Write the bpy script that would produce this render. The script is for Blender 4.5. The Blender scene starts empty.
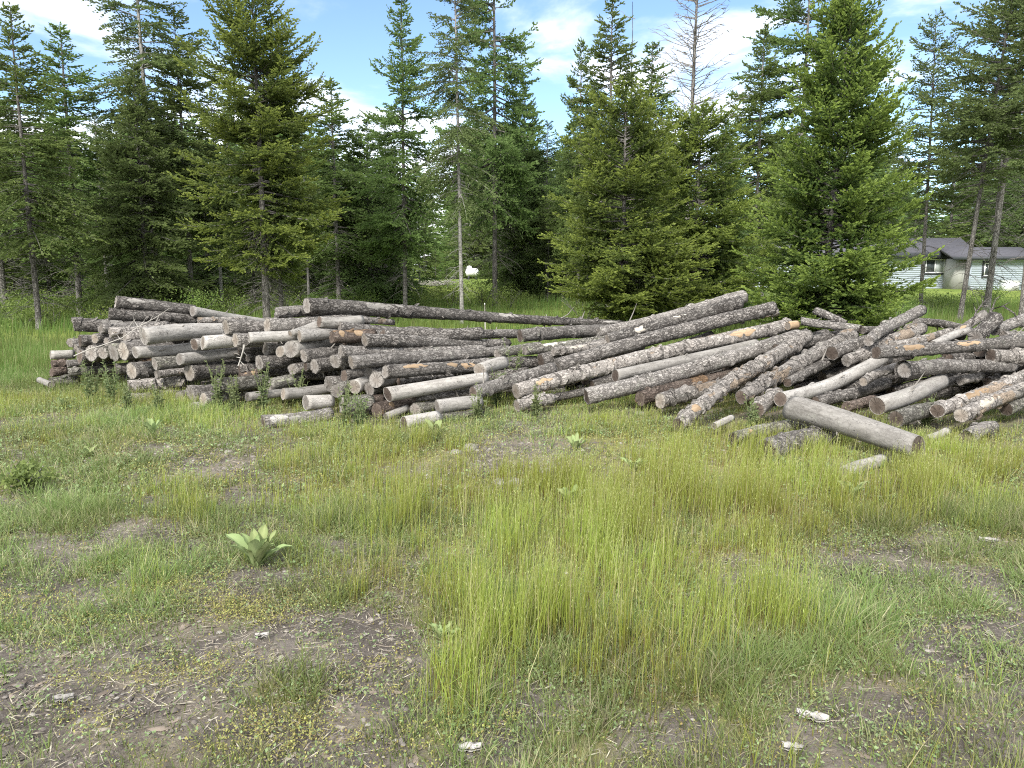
import bpy, math, random
import numpy as np
from mathutils import Vector, Quaternion, Matrix

SC = bpy.context.scene
COL = SC.collection
R = math.radians
rng = np.random.default_rng(7)

# ------------------------------------------------------------------ camera geometry (also used to lay the place out in metres)
F_PX, HOR, EYE = 769.0, 268.0, 1.60
PITCH = math.atan((384.0 - HOR) / F_PX)
CP, SP = math.cos(PITCH), math.sin(PITCH)

def ray(u, v):
    xc = (u - 512.0) / F_PX; yc = -(v - 384.0) / F_PX
    return xc, CP + SP * yc, -SP + CP * yc

def at(u, v, d):
    """point at forward distance d (metres along +Y) seen towards u, v"""
    x, y, z = ray(u, v)
    return np.array((x / y * d, d, EYE + z / y * d))

def px2m(w, v, d):
    x, y, z = ray(512, v)
    return w / F_PX / y * d

def to_px(x, y, z=0.0):
    zc = y * CP - (z - EYE) * SP
    yc = y * SP + (z - EYE) * CP
    zc = np.maximum(zc, 0.05)
    return 512 + F_PX * x / zc, 384 - F_PX * yc / zc

# ------------------------------------------------------------------ noise
def _h(ix, iy, seed):
    n = (ix * 374761393 + iy * 668265263 + seed * 974634777) & 0xffffffff
    n = ((n ^ (n >> 13)) * 1274126177) & 0xffffffff
    return ((n ^ (n >> 16)) & 0xffff) / 65535.0

def vnoise(x, y, seed=0):
    x = np.asarray(x, float); y = np.asarray(y, float)
    ix = np.floor(x).astype(np.int64); iy = np.floor(y).astype(np.int64)
    fx = x - ix; fy = y - iy
    fx = fx * fx * (3 - 2 * fx); fy = fy * fy * (3 - 2 * fy)
    a = _h(ix, iy, seed); b = _h(ix + 1, iy, seed); c = _h(ix, iy + 1, seed); d = _h(ix + 1, iy + 1, seed)
    return (a * (1 - fx) + b * fx) * (1 - fy) + (c * (1 - fx) + d * fx) * fy

def fbm(x, y, seed=0, oct=4):
    s = 0; a = 0.5; t = 0
    for k in range(oct):
        s = s + a * vnoise(x, y, seed + k * 17); t += a
        x = x * 2.03 + 3.1; y = y * 2.03 + 1.7; a *= 0.5
    return s / t

# ------------------------------------------------------------------ scene helpers
def tag(o, label=None, cat=None, group=None, kind=None):
    if label: o['label'] = label
    if cat: o['category'] = cat
    if group: o['group'] = group
    if kind: o['kind'] = kind
    return o

def link(o, parent=None):
    COL.objects.link(o)
    if parent is not None: o.parent = parent
    return o

def empty(name, loc=(0, 0, 0), label=None, cat=None, group=None, rot=None):
    o = bpy.data.objects.new(name, None); o.empty_display_size = 0.1
    o.location = loc
    if rot is not None:
        o.rotation_mode = 'QUATERNION'; o.rotation_quaternion = rot
    link(o); tag(o, label, cat, group)
    return o

def mesh_np(name, V, faces, mats=(), attrs=None, smooth=False, matidx=None):
    """V (n,3); faces: list of (m,k) int arrays; attrs: {name: per-vertex float array}"""
    me = bpy.data.meshes.new(name)
    V = np.asarray(V, np.float32)
    faces = [np.asarray(f, np.int32) for f in faces if len(f)]
    me.vertices.add(len(V)); me.vertices.foreach_set('co', V.ravel())
    nl = sum(f.size for f in faces); npoly = sum(len(f) for f in faces)
    me.loops.add(nl); me.polygons.add(npoly)
    me.loops.foreach_set('vertex_index', np.concatenate([f.ravel() for f in faces]))
    starts = []; off = 0
    for f in faces:
        k = f.shape[1]; starts.append(off + np.arange(len(f), dtype=np.int32) * k); off += f.size
    me.polygons.foreach_set('loop_start', np.concatenate(starts).astype(np.int32))
    if smooth: me.polygons.foreach_set('use_smooth', np.ones(npoly, bool))
    for m in mats: me.materials.append(m)
    if matidx is not None: me.polygons.foreach_set('material_index', np.asarray(matidx, np.int32))
    if attrs:
        for k, a in attrs.items():
            at_ = me.attributes.new(k, 'FLOAT', 'POINT'); at_.data.foreach_set('value', np.asarray(a, np.float32))
    me.update(calc_edges=True)
    return me

def part(name, me, parent=None):
    return link(bpy.data.objects.new(name, me), parent)

class MB:
    """collects shapes for ONE mesh"""
    def __init__(s): s.V = []; s.F = {}; s.n = 0; s.A = {}
    def add(s, V, faces, **attrs):
        V = np.asarray(V, float).reshape(-1, 3)
        for f in faces:
            f = np.asarray(f, np.int64)
            if len(f): s.F.setdefault(f.shape[1], []).append(f + s.n)
        for k, a in attrs.items():
            s.A.setdefault(k, []).append(np.broadcast_to(np.asarray(a, float), (len(V),)))
        s.V.append(V); s.n += len(V)
    def box(s, lo, hi):
        x0, y0, z0 = lo; x1, y1, z1 = hi
        V = [(x0,y0,z0),(x1,y0,z0),(x1,y1,z0),(x0,y1,z0),(x0,y0,z1),(x1,y0,z1),(x1,y1,z1),(x0,y1,z1)]
        s.add(V, [np.array([(0,3,2,1),(4,5,6,7),(0,1,5,4),(1,2,6,5),(2,3,7,6),(3,0,4,7)])])
    def tube(s, P, rad, n=6, caps=True, **attrs):
        P = np.asarray(P, float); m = len(P); rad = np.broadcast_to(np.asarray(rad, float), (m,))
        T = np.gradient(P, axis=0); T /= np.linalg.norm(T, axis=1)[:, None] + 1e-9
        up = np.array((0, 0, 1.0)) if abs(T[0][2]) < 0.9 else np.array((1.0, 0, 0))
        A = np.cross(T, up); A /= np.linalg.norm(A, axis=1)[:, None] + 1e-9
        B = np.cross(T, A)
        th = np.arange(n) / n * 2 * math.pi
        V = P[:, None, :] + rad[:, None, None] * (np.cos(th)[None, :, None] * A[:, None, :] + np.sin(th)[None, :, None] * B[:, None, :])
        i = np.arange(m - 1)[:, None]; j = np.arange(n)[None, :]; j2 = (j + 1) % n
        Q = np.stack([i * n + j, i * n + j2, (i + 1) * n + j2, (i + 1) * n + j], -1).reshape(-1, 4)
        fs = [Q]
        if caps: fs += [np.arange(n)[None, :], (np.arange(n)[::-1] + (m - 1) * n)[None, :]]
        s.add(V.reshape(-1, 3), fs, **attrs)
    def mesh(s, name, mat, smooth=False):
        V = np.concatenate(s.V); faces = [np.concatenate(f) for f in s.F.values()]
        at_ = {k: np.concatenate(a) for k, a in s.A.items() if sum(map(len, a)) == len(V)}
        return mesh_np(name, V, faces, [mat] if mat else [], at_, smooth)
    def build(s, name, mat, parent=None, smooth=False):
        return part(name, s.mesh(name, mat, smooth), parent)

# ------------------------------------------------------------------ materials
class NT:
    def __init__(s, name):
        s.m = bpy.data.materials.new(name); s.m.use_nodes = True
        s.t = s.m.node_tree; s.t.nodes.clear()
        s.out = s.n('ShaderNodeOutputMaterial')
    def n(s, typ, ins=None, **kw):
        nd = s.t.nodes.new(typ)
        for k, v in kw.items(): setattr(nd, k, v)
        for k, v in (ins or {}).items(): s.set(nd, k, v)
        return nd
    def set(s, nd, k, v):
        sock = nd.inputs[k]
        if isinstance(v, bpy.types.NodeSocket): s.t.links.new(v, sock)
        elif isinstance(v, bpy.types.Node): s.t.links.new(v.outputs[0], sock)
        else:
            if sock.type == 'RGBA' and len(v) == 3: v = (*v, 1)
            sock.default_value = v
    def math(s, op, a, b=0.0, clamp=False):
        return s.n('ShaderNodeMath', {0: a, 1: b}, operation=op, use_clamp=clamp).outputs[0]
    def mix(s, f, a, b, blend='MIX'):
        nd = s.n('ShaderNodeMix', data_type='RGBA', blend_type=blend)
        s.set(nd, 0, f); s.set(nd, 6, a); s.set(nd, 7, b)
        return nd.outputs[2]
    def ramp(s, f, lo, hi):
        return s.n('ShaderNodeMapRange', {0: f, 1: lo, 2: hi}, interpolation_type='SMOOTHSTEP').outputs[0]
    def attr(s, name): return s.n('ShaderNodeAttribute', attribute_name=name).outputs['Fac']
    def noise(s, vec, scale, detail=4, rough=0.55, out=0):
        return s.n('ShaderNodeTexNoise', {'Vector': vec, 'Scale': scale, 'Detail': detail, 'Roughness': rough}).outputs[out]
    def mapping(s, vec, scale=(1, 1, 1), loc=(0, 0, 0)):
        return s.n('ShaderNodeMapping', {'Vector': vec, 'Scale': scale, 'Location': loc}).outputs[0]
    def randvec(s):
        tc = s.n('ShaderNodeTexCoord').outputs['Object']
        r = s.n('ShaderNodeObjectInfo').outputs['Random']
        off = s.math('MULTIPLY', r, 57.0)
        cx = s.n('ShaderNodeCombineXYZ', {0: off, 1: off, 2: off})
        return s.n('ShaderNodeVectorMath', {0: tc, 1: cx.outputs[0]}, operation='ADD').outputs[0], r
    def finish(s, col, rough=0.85, bump=None, bstr=0.5, bdist=0.01, spec=0.3, trans=0.0, metallic=0.0):
        b = s.n('ShaderNodeBsdfPrincipled', {'Base Color': col, 'Roughness': rough, 'Specular IOR Level': spec, 'Metallic': metallic})
        if bump is not None:
            bn = s.n('ShaderNodeBump', {'Strength': bstr, 'Distance': bdist, 'Height': bump})
            s.set(b, 'Normal', bn.outputs[0])
        sh = b.outputs[0]
        if trans > 0:
            tl = s.n('ShaderNodeBsdfTranslucent', {'Color': col})
            sh = s.n('ShaderNodeMixShader', {0: trans, 1: sh, 2: tl.outputs[0]}).outputs[0]
        s.t.links.new(sh, s.out.inputs[0])
        return s.m

def flat_mat(name, col, rough=0.6, noise_amt=0.25, scale=6, spec=0.3):
    t = NT(name); v, r = t.randvec()
    nz = t.noise(v, scale, 5, 0.6)
    c = t.mix(nz, tuple(x * (1 - noise_amt) for x in col), tuple(min(1, x * (1 + noise_amt)) for x in col))
    return t.finish(c, rough, nz, 0.2, 0.005, spec)

def bark_mat(name, c_dark, c_mid, c_light, trans=0.0, long=0.6, lichen=0.2, lich_col=(.36, .37, .31), bare=0.0, bare_col=(.42, .37, .31), scale=1.0, bstr=1.0, bdist=0.02, check=0.0):
    """bark or weathered wood whose fibres run along the log's own Z"""
    t = NT(name); v, r = t.randvec()
    plates = t.noise(t.mapping(v, (26 * scale, 26 * scale, 7 * scale)), 1.0, 5, 0.65)
    fibre = t.noise(t.mapping(v, (70 * scale, 70 * scale, 3.0 * scale)), 1.0, 4, 0.6)
    broad = t.noise(t.mapping(v, (5, 5, 1.6)), 1.0, 4, 0.6)
    warp = t.n('ShaderNodeVectorMath', {0: t.noise(v, 16 * scale, 4, .65, out=1), 'Scale': .10 / scale}, operation='SCALE').outputs[0]
    vw = t.n('ShaderNodeVectorMath', {0: v, 1: warp}, operation='ADD').outputs[0]
    vor = t.n('ShaderNodeTexVoronoi', {'Vector': t.mapping(vw, (34 * scale, 34 * scale, 12 * scale)), 'Scale': 1.0, 'Randomness': 1.0}, feature='DISTANCE_TO_EDGE').outputs['Distance']
    wear = t.noise(v, 7 * scale, 5, .65)
    cracks = t.math('ADD', t.ramp(vor, 0.0, 0.20), t.math('MULTIPLY', t.ramp(wear, .45, .65), .55), True)   # 0 in the furrows between plates
    col = t.mix(t.ramp(plates, 0.3, 0.72), c_mid, c_light)
    col = t.mix(t.math('MULTIPLY', t.math('SUBTRACT', 1.0, cracks), long), col, c_dark)
    col = t.mix(t.math('MULTIPLY', t.ramp(fibre, 0.52, 0.76), 0.42), col, c_dark)
    height = t.math('ADD', t.math('MULTIPLY', cracks, long), t.math('MULTIPLY', plates, 0.5))
    height = t.math('ADD', height, t.math('MULTIPLY', fibre, 0.35))
    if trans > 0:                                                   # splits that run round the log
        tr = t.noise(t.mapping(vw, (7, 7, 34)), 1.0, 3, 0.5)
        m = t.math('MULTIPLY', t.ramp(tr, 0.575, 0.625), trans)
        col = t.mix(m, col, (c_dark[0] * .5, c_dark[1] * .5, c_dark[2] * .5))
        height = t.math('SUBTRACT', height, m)
    grit = t.noise(v, 120 * scale, 3, .7)
    col = t.mix(t.math('MULTIPLY', t.ramp(grit, .50, .80), .38), col, c_dark)
    height = t.math('ADD', height, t.math('MULTIPLY', grit, .3))
    if check > 0:                                                   # drying checks along the grain
        ck = t.noise(t.mapping(vw, (30, 30, 1.1)), 1.0, 2, .5)
        m = t.math('MULTIPLY', t.math('MULTIPLY', t.ramp(t.math('ABSOLUTE', t.math('SUBTRACT', ck, .5)), .016, .004), t.ramp(wear, .42, .55)), check)
        col = t.mix(m, col, tuple(x * .35 for x in c_dark)); height = t.math('SUBTRACT', height, m)
    tint = t.ramp(broad, 0.35, 0.7)
    col = t.mix(t.math('MULTIPLY', tint, 0.35), col, c_light)
    if lichen > 0:
        ln = t.noise(t.mapping(v, (11, 11, 8)), 1.0, 6, 0.7)
        col = t.mix(t.math('MULTIPLY', t.ramp(ln, 0.56, 0.66), lichen), col, lich_col)
    if bare > 0:
        bn = t.noise(t.mapping(v, (4.5, 4.5, 2.2)), 1.0, 5, 0.6)
        m = t.ramp(bn, 0.60 - 0.15 * bare, 0.63 - 0.15 * bare)
        wood = t.mix(fibre, tuple(x * .7 for x in bare_col), bare_col)
        col = t.mix(m, col, wood)
        height = t.math('SUBTRACT', height, t.math('MULTIPLY', m, 0.6))
    hsv = t.n('ShaderNodeHueSaturation', {'Color': col, 'Value': t.math('ADD', 0.70, t.math('MULTIPLY', r, 0.5))})
    return t.finish(hsv.outputs[0], 0.92, height, bstr, bdist, 0.15)

M = {}
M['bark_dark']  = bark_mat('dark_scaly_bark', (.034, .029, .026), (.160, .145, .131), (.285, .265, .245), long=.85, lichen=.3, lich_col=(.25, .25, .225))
M['bark_grey']  = bark_mat('grey_bark', (.040, .034, .030), (.198, .181, .165), (.345, .322, .298), trans=.35, long=.6, lichen=.35)
M['bark_pale']  = bark_mat('pale_peeling_bark', (.055, .047, .041), (.250, .226, .204), (.365, .338, .310), trans=.75, long=.5, lichen=.2, bare=.1, bare_col=(.33, .265, .205), scale=.8)
M['bark_moss']  = bark_mat('lichened_bark', (.034, .030, .024), (.155, .144, .122), (.285, .272, .240), long=.7, lichen=.65, lich_col=(.30, .32, .21))
M['bark_red']   = bark_mat('reddish_bark', (.026, .018, .014), (.105, .080, .065), (.205, .165, .140), long=.6, lichen=.15, bare=.15, bare_col=(.28, .185, .115))
M['wood_silver'] = bark_mat('silver_weathered_wood', (.095, .084, .074), (.275, .260, .240), (.430, .410, .382), long=.28, check=1.0, lichen=.22, lich_col=(.16, .15, .135), scale=.7, bstr=.6, bdist=.006)
M['wood_grey']  = bark_mat('grey_weathered_wood', (.075, .066, .058), (.235, .220, .200), (.385, .365, .338), long=.3, check=1.0, lichen=.18, scale=.7, bstr=.4, bdist=.006)
M['wood_tan']   = bark_mat('tan_exposed_wood', (.11, .072, .045), (.25, .172, .105), (.36, .27, .18), long=.2, lichen=.0, scale=.8, bstr=.3, bdist=.004)
M['wood_white'] = bark_mat('pale_exposed_wood', (.20, .17, .135), (.38, .34, .28), (.52, .48, .41), long=.15, lichen=.0, scale=.8, bstr=.3, bdist=.004)
M['trunk']      = bark_mat('conifer_trunk_bark', (.040, .035, .031), (.165, .152, .138), (.300, .285, .265), long=.8, lichen=.45, lich_col=(.30, .31, .28), scale=.6)
M['trunk_pale'] = bark_mat('pale_trunk_bark', (.06, .054, .048), (.27, .258, .24), (.42, .41, .385), trans=.4, long=.4, lichen=.4, scale=.6)
M['twig']       = flat_mat('dead_grey_twig', (.20, .185, .165), .9, .35, 12)
M['bleached']   = flat_mat('bleached_stick', (.36, .34, .31), .85, .3, 14)

def end_mat(name, c_out, c_in, dark):
    t = NT(name); v, r = t.randvec()
    tc = t.n('ShaderNodeTexCoord').outputs['Object']
    sx = t.n('ShaderNodeSeparateXYZ', {0: tc})
    wob = t.noise(v, 14, 3, .6)
    rad = t.math('SQRT', t.math('ADD', t.math('MULTIPLY', sx.outputs[0], sx.outputs[0]), t.math('MULTIPLY', sx.outputs[1], sx.outputs[1])))
    radw = t.math('ADD', rad, t.math('MULTIPLY', wob, 0.018))
    rings = t.math('SINE', t.math('MULTIPLY', radw, 900.0))
    ang = t.math('ARCTAN2', sx.outputs[1], sx.outputs[0])
    crk_n = t.n('ShaderNodeTexNoise', {'W': t.math('ADD', t.math('MULTIPLY', ang, 2.6), t.math('MULTIPLY', r, 40.0)), 'Scale': 1.6, 'Detail': 3.0}, noise_dimensions='1D').outputs[0]
    crack = t.ramp(t.math('ABSOLUTE', t.math('SUBTRACT', crk_n, 0.5)), 0.0, 0.028)
    inner = t.math('MULTIPLY', t.math('SUBTRACT', 1.0, crack), t.ramp(rad, 0.01, 0.03))
    col = t.mix(t.ramp(radw, 0.02, 0.09), c_in, c_out)
    blot = t.noise(v, 30, 5, .65)
    col = t.mix(t.math('MULTIPLY', t.ramp(blot, .4, .75), .55), col, dark)
    col = t.mix(t.math('MULTIPLY', t.math('ADD', t.math('MULTIPLY', rings, .5), .5), .16), col, dark)
    col = t.mix(t.math('MULTIPLY', inner, .85), col, tuple(x * .25 for x in dark))
    hsv = t.n('ShaderNodeHueSaturation', {'Color': col, 'Value': t.math('ADD', 0.75, t.math('MULTIPLY', r, 0.5))})
    return t.finish(hsv.outputs[0], .9, t.math('SUBTRACT', t.math('ADD', t.math('MULTIPLY', rings, .12), blot), inner), .5, .004, .15)
M['end_grey'] = end_mat('weathered_end_grain', (.285, .265, .243), (.20, .178, .158), (.085, .073, .065))
M['end_brown'] = end_mat('brown_end_grain', (.15, .122, .102), (.10, .077, .063), (.045, .035, .029))
M['end_pale'] = end_mat('pale_end_grain', (.33, .30, .262), (.24, .205, .17), (.12, .098, .083))

def leaf_mat(name, c_in, c_tip, c_alt, trans=.35, rough=.55, hue=0.03):
    """foliage: tip = new growth at the shoot ends, rnd = shoot-to-shoot variation"""
    t = NT(name)
    tip = t.attr('tip'); rnd = t.attr('rnd')
    r = t.n('ShaderNodeObjectInfo').outputs['Random']
    c = t.mix(tip, c_in, c_tip)
    c = t.mix(t.math('MULTIPLY', t.math('POWER', rnd, 3.0), .7), c, c_alt)
    v = t.math('ADD', .82, t.math('ADD', t.math('MULTIPLY', r, .2), t.math('MULTIPLY', rnd, .2)))
    h = t.n('ShaderNodeHueSaturation', {'Color': c, 'Value': v, 'Hue': t.math('ADD', .5 - hue / 2, t.math('MULTIPLY', r, hue))})
    return t.finish(h.outputs[0], rough, trans=trans, spec=.25)
M['needle_bright'] = leaf_mat('bright_fir_needles', (.085, .138, .042), (.350, .430, .092), (.17, .22, .055), trans=.5)
M['needle_yellow'] = leaf_mat('yellow_green_fir_needles', (.100, .150, .046), (.365, .440, .095), (.17, .215, .055), trans=.5, hue=.015)
M['needle_mid'] = leaf_mat('fir_needles', (.138, .200, .066), (.285, .375, .108), (.13, .16, .055), trans=.5)
M['needle_dark'] = leaf_mat('dark_fir_needles', (.136, .196, .072), (.255, .345, .106), (.11, .135, .055), trans=.5)
M['needle_larch'] = leaf_mat('larch_needles', (.140, .195, .072), (.245, .325, .115), (.09, .11, .045), trans=.45)
M['leaf_shrub'] = leaf_mat('shrub_leaves', (.10, .155, .042), (.26, .335, .078), (.17, .22, .06), trans=.45)
M['leaf_weed'] = leaf_mat('weed_leaves', (.10, .142, .062), (.22, .268, .115), (.14, .16, .07), trans=.4)
M['leaf_mullein'] = leaf_mat('felted_leaves', (.21, .275, .11), (.34, .41, .185), (.30, .35, .15), trans=.3, rough=.85)

def grass_mat(name, base, mid, tip, straw, trans=.45):
    t = NT(name)
    tt = t.attr('tip'); rnd = t.attr('rnd'); dry = t.attr('dry')
    c = t.mix(t.ramp(tt, 0.0, .35), base, mid)
    c = t.mix(t.ramp(tt, .45, 1.0), c, tip)
    c = t.mix(dry, c, straw)
    h = t.n('ShaderNodeHueSaturation', {'Color': c, 'Value': t.math('ADD', .62, t.math('MULTIPLY', rnd, .76)), 'Hue': t.math('ADD', .478, t.math('MULTIPLY', rnd, .056))})
    return t.finish(h.outputs[0], .6, trans=trans, spec=.2)
M['grass_tall'] = grass_mat('tall_grass_blades', (.25, .15, .075), (.275, .312, .058), (.355, .388, .115), (.50, .44, .26))
M['grass_short'] = grass_mat('short_grass_blades', (.16, .15, .065), (.175, .225, .068), (.26, .31, .115), (.45, .40, .26))
M['grass_far'] = grass_mat('meadow_grass_blades', (.10, .135, .04), (.135, .20, .048), (.19, .255, .075), (.32, .31, .16))
M['cover_leaf'] = grass_mat('low_weed_leaves', (.14, .18, .075), (.18, .23, .10), (.25, .295, .14), (.36, .32, .12), trans=.3)
M['sedum'] = grass_mat('yellow_low_weed', (.22, .195, .07), (.285, .265, .085), (.36, .34, .12), (.36, .215, .105), trans=.3)
M['litter'] = grass_mat('dry_litter', (.30, .255, .20), (.36, .315, .25), (.42, .38, .31), (.20, .155, .12), trans=.05)
# ------------------------------------------------------------------ ground
def gh(x, y):
    """height of the ground: nearly level clearing, a low meadow rise beyond the gap in the trees"""
    x = np.asarray(x, float); y = np.asarray(y, float)
    z = 0.95 * np.exp(-((x + 2.0) / 9.0) ** 2 - ((y - 47.0) / 10.0) ** 2)
    z = z + 0.05 * (fbm(x * .45, y * .45, 3, 3) - .5) * np.clip((y - 1) / 3, 0.3, 1)
    z = z + 0.02 * (fbm(x * 2.3, y * 2.3, 9, 3) - .5)
    z = z + 0.25 * (fbm(x * .06, y * .06, 5, 2) - .5) * np.clip((y - 14) / 15, 0, 1)
    return z

def blob(u, v, *bs):
    s = np.zeros_like(u)
    for (bu, bv, ru, rv, a) in bs:
        s = np.maximum(s, a * np.exp(-(((u - bu) / ru) ** 2 + ((v - bv) / rv) ** 2)))
    return s

# patches of the clearing, mapped out on the ground as surveyed from the standpoint
TALL = [(560, 600, 190, 85, 1.2), (455, 680, 45, 50, .72), (670, 655, 140, 60, 1.15), (400, 500, 120, 50, 1.0), (560, 500, 130, 50, 1.15), (700, 520, 150, 60, 1.2),
        (850, 500, 150, 38, .8), (960, 465, 110, 32, .75), (770, 620, 70, 70, .9), (480, 560, 70, 60, .9), (300, 470, 60, 30, .6), (420, 455, 120, 26, .7), (700, 460, 160, 35, 1.0),
        (620, 440, 60, 25, .9), (40, 370, 110, 36, .9), (220, 420, 90, 16, .55), (350, 435, 90, 14, .6), (850, 440, 60, 20, .8), (190, 500, 50, 35, .4), (150, 585, 28, 22, .45), (985, 690, 20, 22, .7), (905, 760, 20, 30, .6), (810, 760, 60, 40, .3), (650, 740, 90, 30, .4), (215, 650, 16, 14, .5), (60, 440, 60, 20, .35), (300, 560, 20, 16, .3)]
BARE = [(120, 690, 210, 85, 1.0), (300, 660, 110, 90, .85), (205, 462, 75, 20, .6), (518, 462, 48, 22, .95), (390, 660, 45, 70, .8), (390, 600, 45, 30, .55), (880, 585, 110, 26, .9), (960, 655, 75, 50, .95), (930, 548, 90, 11, .9), (735, 590, 22, 30, .6), (870, 720, 60, 22, .6), (120, 535, 50, 10, .3), (60, 470, 60, 12, .4), (345, 555, 40, 34, .6), (820, 600, 25, 25, .5),
        (985, 560, 60, 18, .65), (575, 715, 75, 38, .6), (330, 745, 120, 50, .8), (740, 555, 40, 18, .35), (850, 545, 60, 12, .5), (240, 590, 70, 28, .5), (700, 735, 50, 30, .35), (60, 500, 60, 22, .35), (20, 600, 60, 40, .3)]
SHORT = [(940, 590, 90, 45, .9), (860, 620, 70, 50, .8), (990, 600, 60, 30, .9), (60, 560, 120, 45, .85), (200, 555, 90, 30, .7), (285, 692, 22, 14, 1.2), (90, 490, 120, 50, .6), (290, 690, 26, 18, .95), (560, 730, 80, 40, .25), (840, 690, 110, 60, .6),
         (300, 590, 50, 20, .4), (380, 740, 30, 30, .3), (950, 530, 90, 20, .8), (700, 700, 120, 60, .5), (80, 590, 60, 25, .7), (160, 420, 120, 22, .6), (480, 450, 70, 14, .5), (330, 510, 60, 40, .6), (490, 640, 120, 60, .4)]
YELLOW = [(180, 610, 170, 35, .9), (60, 620, 90, 40, .6), (280, 740, 70, 25, .6), (330, 640, 80, 40, .35), (180, 465, 80, 18, .5), (130, 690, 200, 70, .3), (240, 470, 50, 15, .6), (520, 445, 40, 10, .5), (460, 740, 60, 30, .2)]

def cover(x, y):
    """(tall, bare, short, yellow) amounts, 0..1, at ground points"""
    u, v = to_px(x, y)
    n1 = fbm(x * 1.3, y * 1.3, 21, 4); n2 = fbm(x * 3.7, y * 3.7, 33, 3); n3 = fbm(x * .5, y * .5, 41, 3)
    side = np.clip((np.abs(u - 512) - 540) / 200, 0, 1)        # past the edges of the view: rough grass
    near = np.maximum(np.clip((430 - v) / 40, 0, 1), side * .6)                       # beyond the piles: one green meadow
    bare = np.clip(blob(u, v, *BARE) * (0.35 + 1.5 * n1), 0, 1)
    tall = np.clip((blob(u, v, *TALL) * 1.1 + .14) * np.clip(.30 + 1.5 * (n1 * .5 + n2 * .5 - .18), 0, 1.4) - bare * .5, 0, 1)
    tall = np.maximum(tall, near * (0.55 + .5 * n3))
    short = np.clip((.52 + blob(u, v, *SHORT)) * np.clip(3.4 * (n2 * .55 + n1 * .45) - 1.05, 0, 1.4) - bare * .38, 0.03, 1)
    short = np.maximum(short, near * .8)
    yel = np.clip((blob(u, v, *YELLOW) + .06) * np.clip(4.5 * fbm(x * 3.2, y * 3.2, 55, 4) - 1.9, 0, 1.6), 0, 1)
    return tall, bare, short, yel

def axis(segs):
    out = []
    for a, b, s in segs:
        n = max(1, int(round((b - a) / s))); out += list(a + (b - a) * np.arange(n) / n)
    return np.array(out + [segs[-1][1]])
gx = axis([(-260, -60, 10), (-60, -14, 1.2), (-14, -5, .25), (-5, 5, .05), (5, 14, .25), (14, 60, 1.2), (60, 260, 10)])
gy = axis([(-30, 0, 3), (0, 1.6, .2), (1.6, 6, .045), (6, 12, .12), (12, 30, .5), (30, 80, 1.2), (80, 420, 12)])
GX, GY = np.meshgrid(gx, gy)
GZ = gh(GX, GY)
tl, br, sh, yl = cover(GX, GY)
near_m = np.clip((8 - GY) / 3, 0, 1) * np.clip((5 - np.abs(GX)) * 2, 0, 1) * (GY > 1.5)
GZ = GZ + near_m * (.022 * (fbm(GX * 7, GY * 7, 71, 3) - .5) + .014 * (vnoise(GX * 21, GY * 21, 75) - .5))
green = np.clip(np.maximum(np.maximum(tl, sh * .8), np.clip((GY - 11) / 5, 0, 1)), 0, 1)
nv, nu = GX.shape
i, j = np.meshgrid(np.arange(nv - 1), np.arange(nu - 1), indexing='ij')
GQ = np.stack([i * nu + j, i * nu + j + 1, (i + 1) * nu + j + 1, (i + 1) * nu + j], -1).reshape(-1, 4)

t = NT('soil_and_thatch'); v = t.n('ShaderNodeTexCoord').outputs['Object']
g = t.attr('green')
a1 = t.noise(v, 2.2, 8, .65); a2 = t.noise(v, 14, 8, .7); a3 = t.noise(v, 70, 5, .7)
soil = t.mix(t.ramp(a1, .35, .68), (.098, .085, .075), (.205, .181, .158))
soil = t.mix(t.math('MULTIPLY', t.ramp(a2, .42, .7), .7), soil, (.075, .062, .052))
soil = t.mix(t.math('MULTIPLY', t.ramp(a3, .55, .72), .6), soil, (.38, .345, .30))
soil = t.mix(t.math('MULTIPLY', t.ramp(t.noise(v, 1.1, 6, .7), .50, .64), .6), soil, t.mix(a3, (.16, .135, .09), (.29, .25, .18)))
vo = t.n('ShaderNodeTexVoronoi', {'Vector': v, 'Scale': 55.0, 'Randomness': 1.0})
peb = t.ramp(vo.outputs['Distance'], .28, .16)
pick = t.ramp(t.n('ShaderNodeSeparateColor', {0: vo.outputs['Color']}).outputs[0], .72, .78)
pm = t.math('MULTIPLY', peb, pick)
soil = t.mix(t.math('MULTIPLY', pm, .8), soil, t.mix(a3, (.22, .20, .18), (.46, .43, .39)))
thatch = t.mix(t.ramp(a2, .3, .7), (.14, .14, .055), (.27, .26, .10))
thatch = t.mix(t.math('MULTIPLY', t.ramp(a1, .45, .7), .5), thatch, (.28, .235, .13))
far = t.mix(t.ramp(t.noise(v, .35, 5, .6), .35, .7), (.115, .165, .032), (.20, .245, .055))
fy = t.n('ShaderNodeSeparateXYZ', {0: v}).outputs[1]
under = t.mix(t.ramp(fy, 13, 20), thatch, far)
gm = t.ramp(t.math('ADD', g, t.math('MULTIPLY', t.math('SUBTRACT', a2, .5), .8)), .2, .75)
col = t.mix(gm, soil, under)
hgt = t.math('ADD', t.math('ADD', t.math('MULTIPLY', a2, .8), t.math('MULTIPLY', a3, .5)), t.math('MULTIPLY', pm, .5))
M['ground'] = t.finish(col, .95, hgt, .9, .03, .1)
gme = mesh_np('ground', np.stack([GX, GY, GZ], -1).reshape(-1, 3), [GQ], [M['ground']], {'green': green.ravel()}, True)
tag(part('ground', gme), kind='structure')
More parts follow.
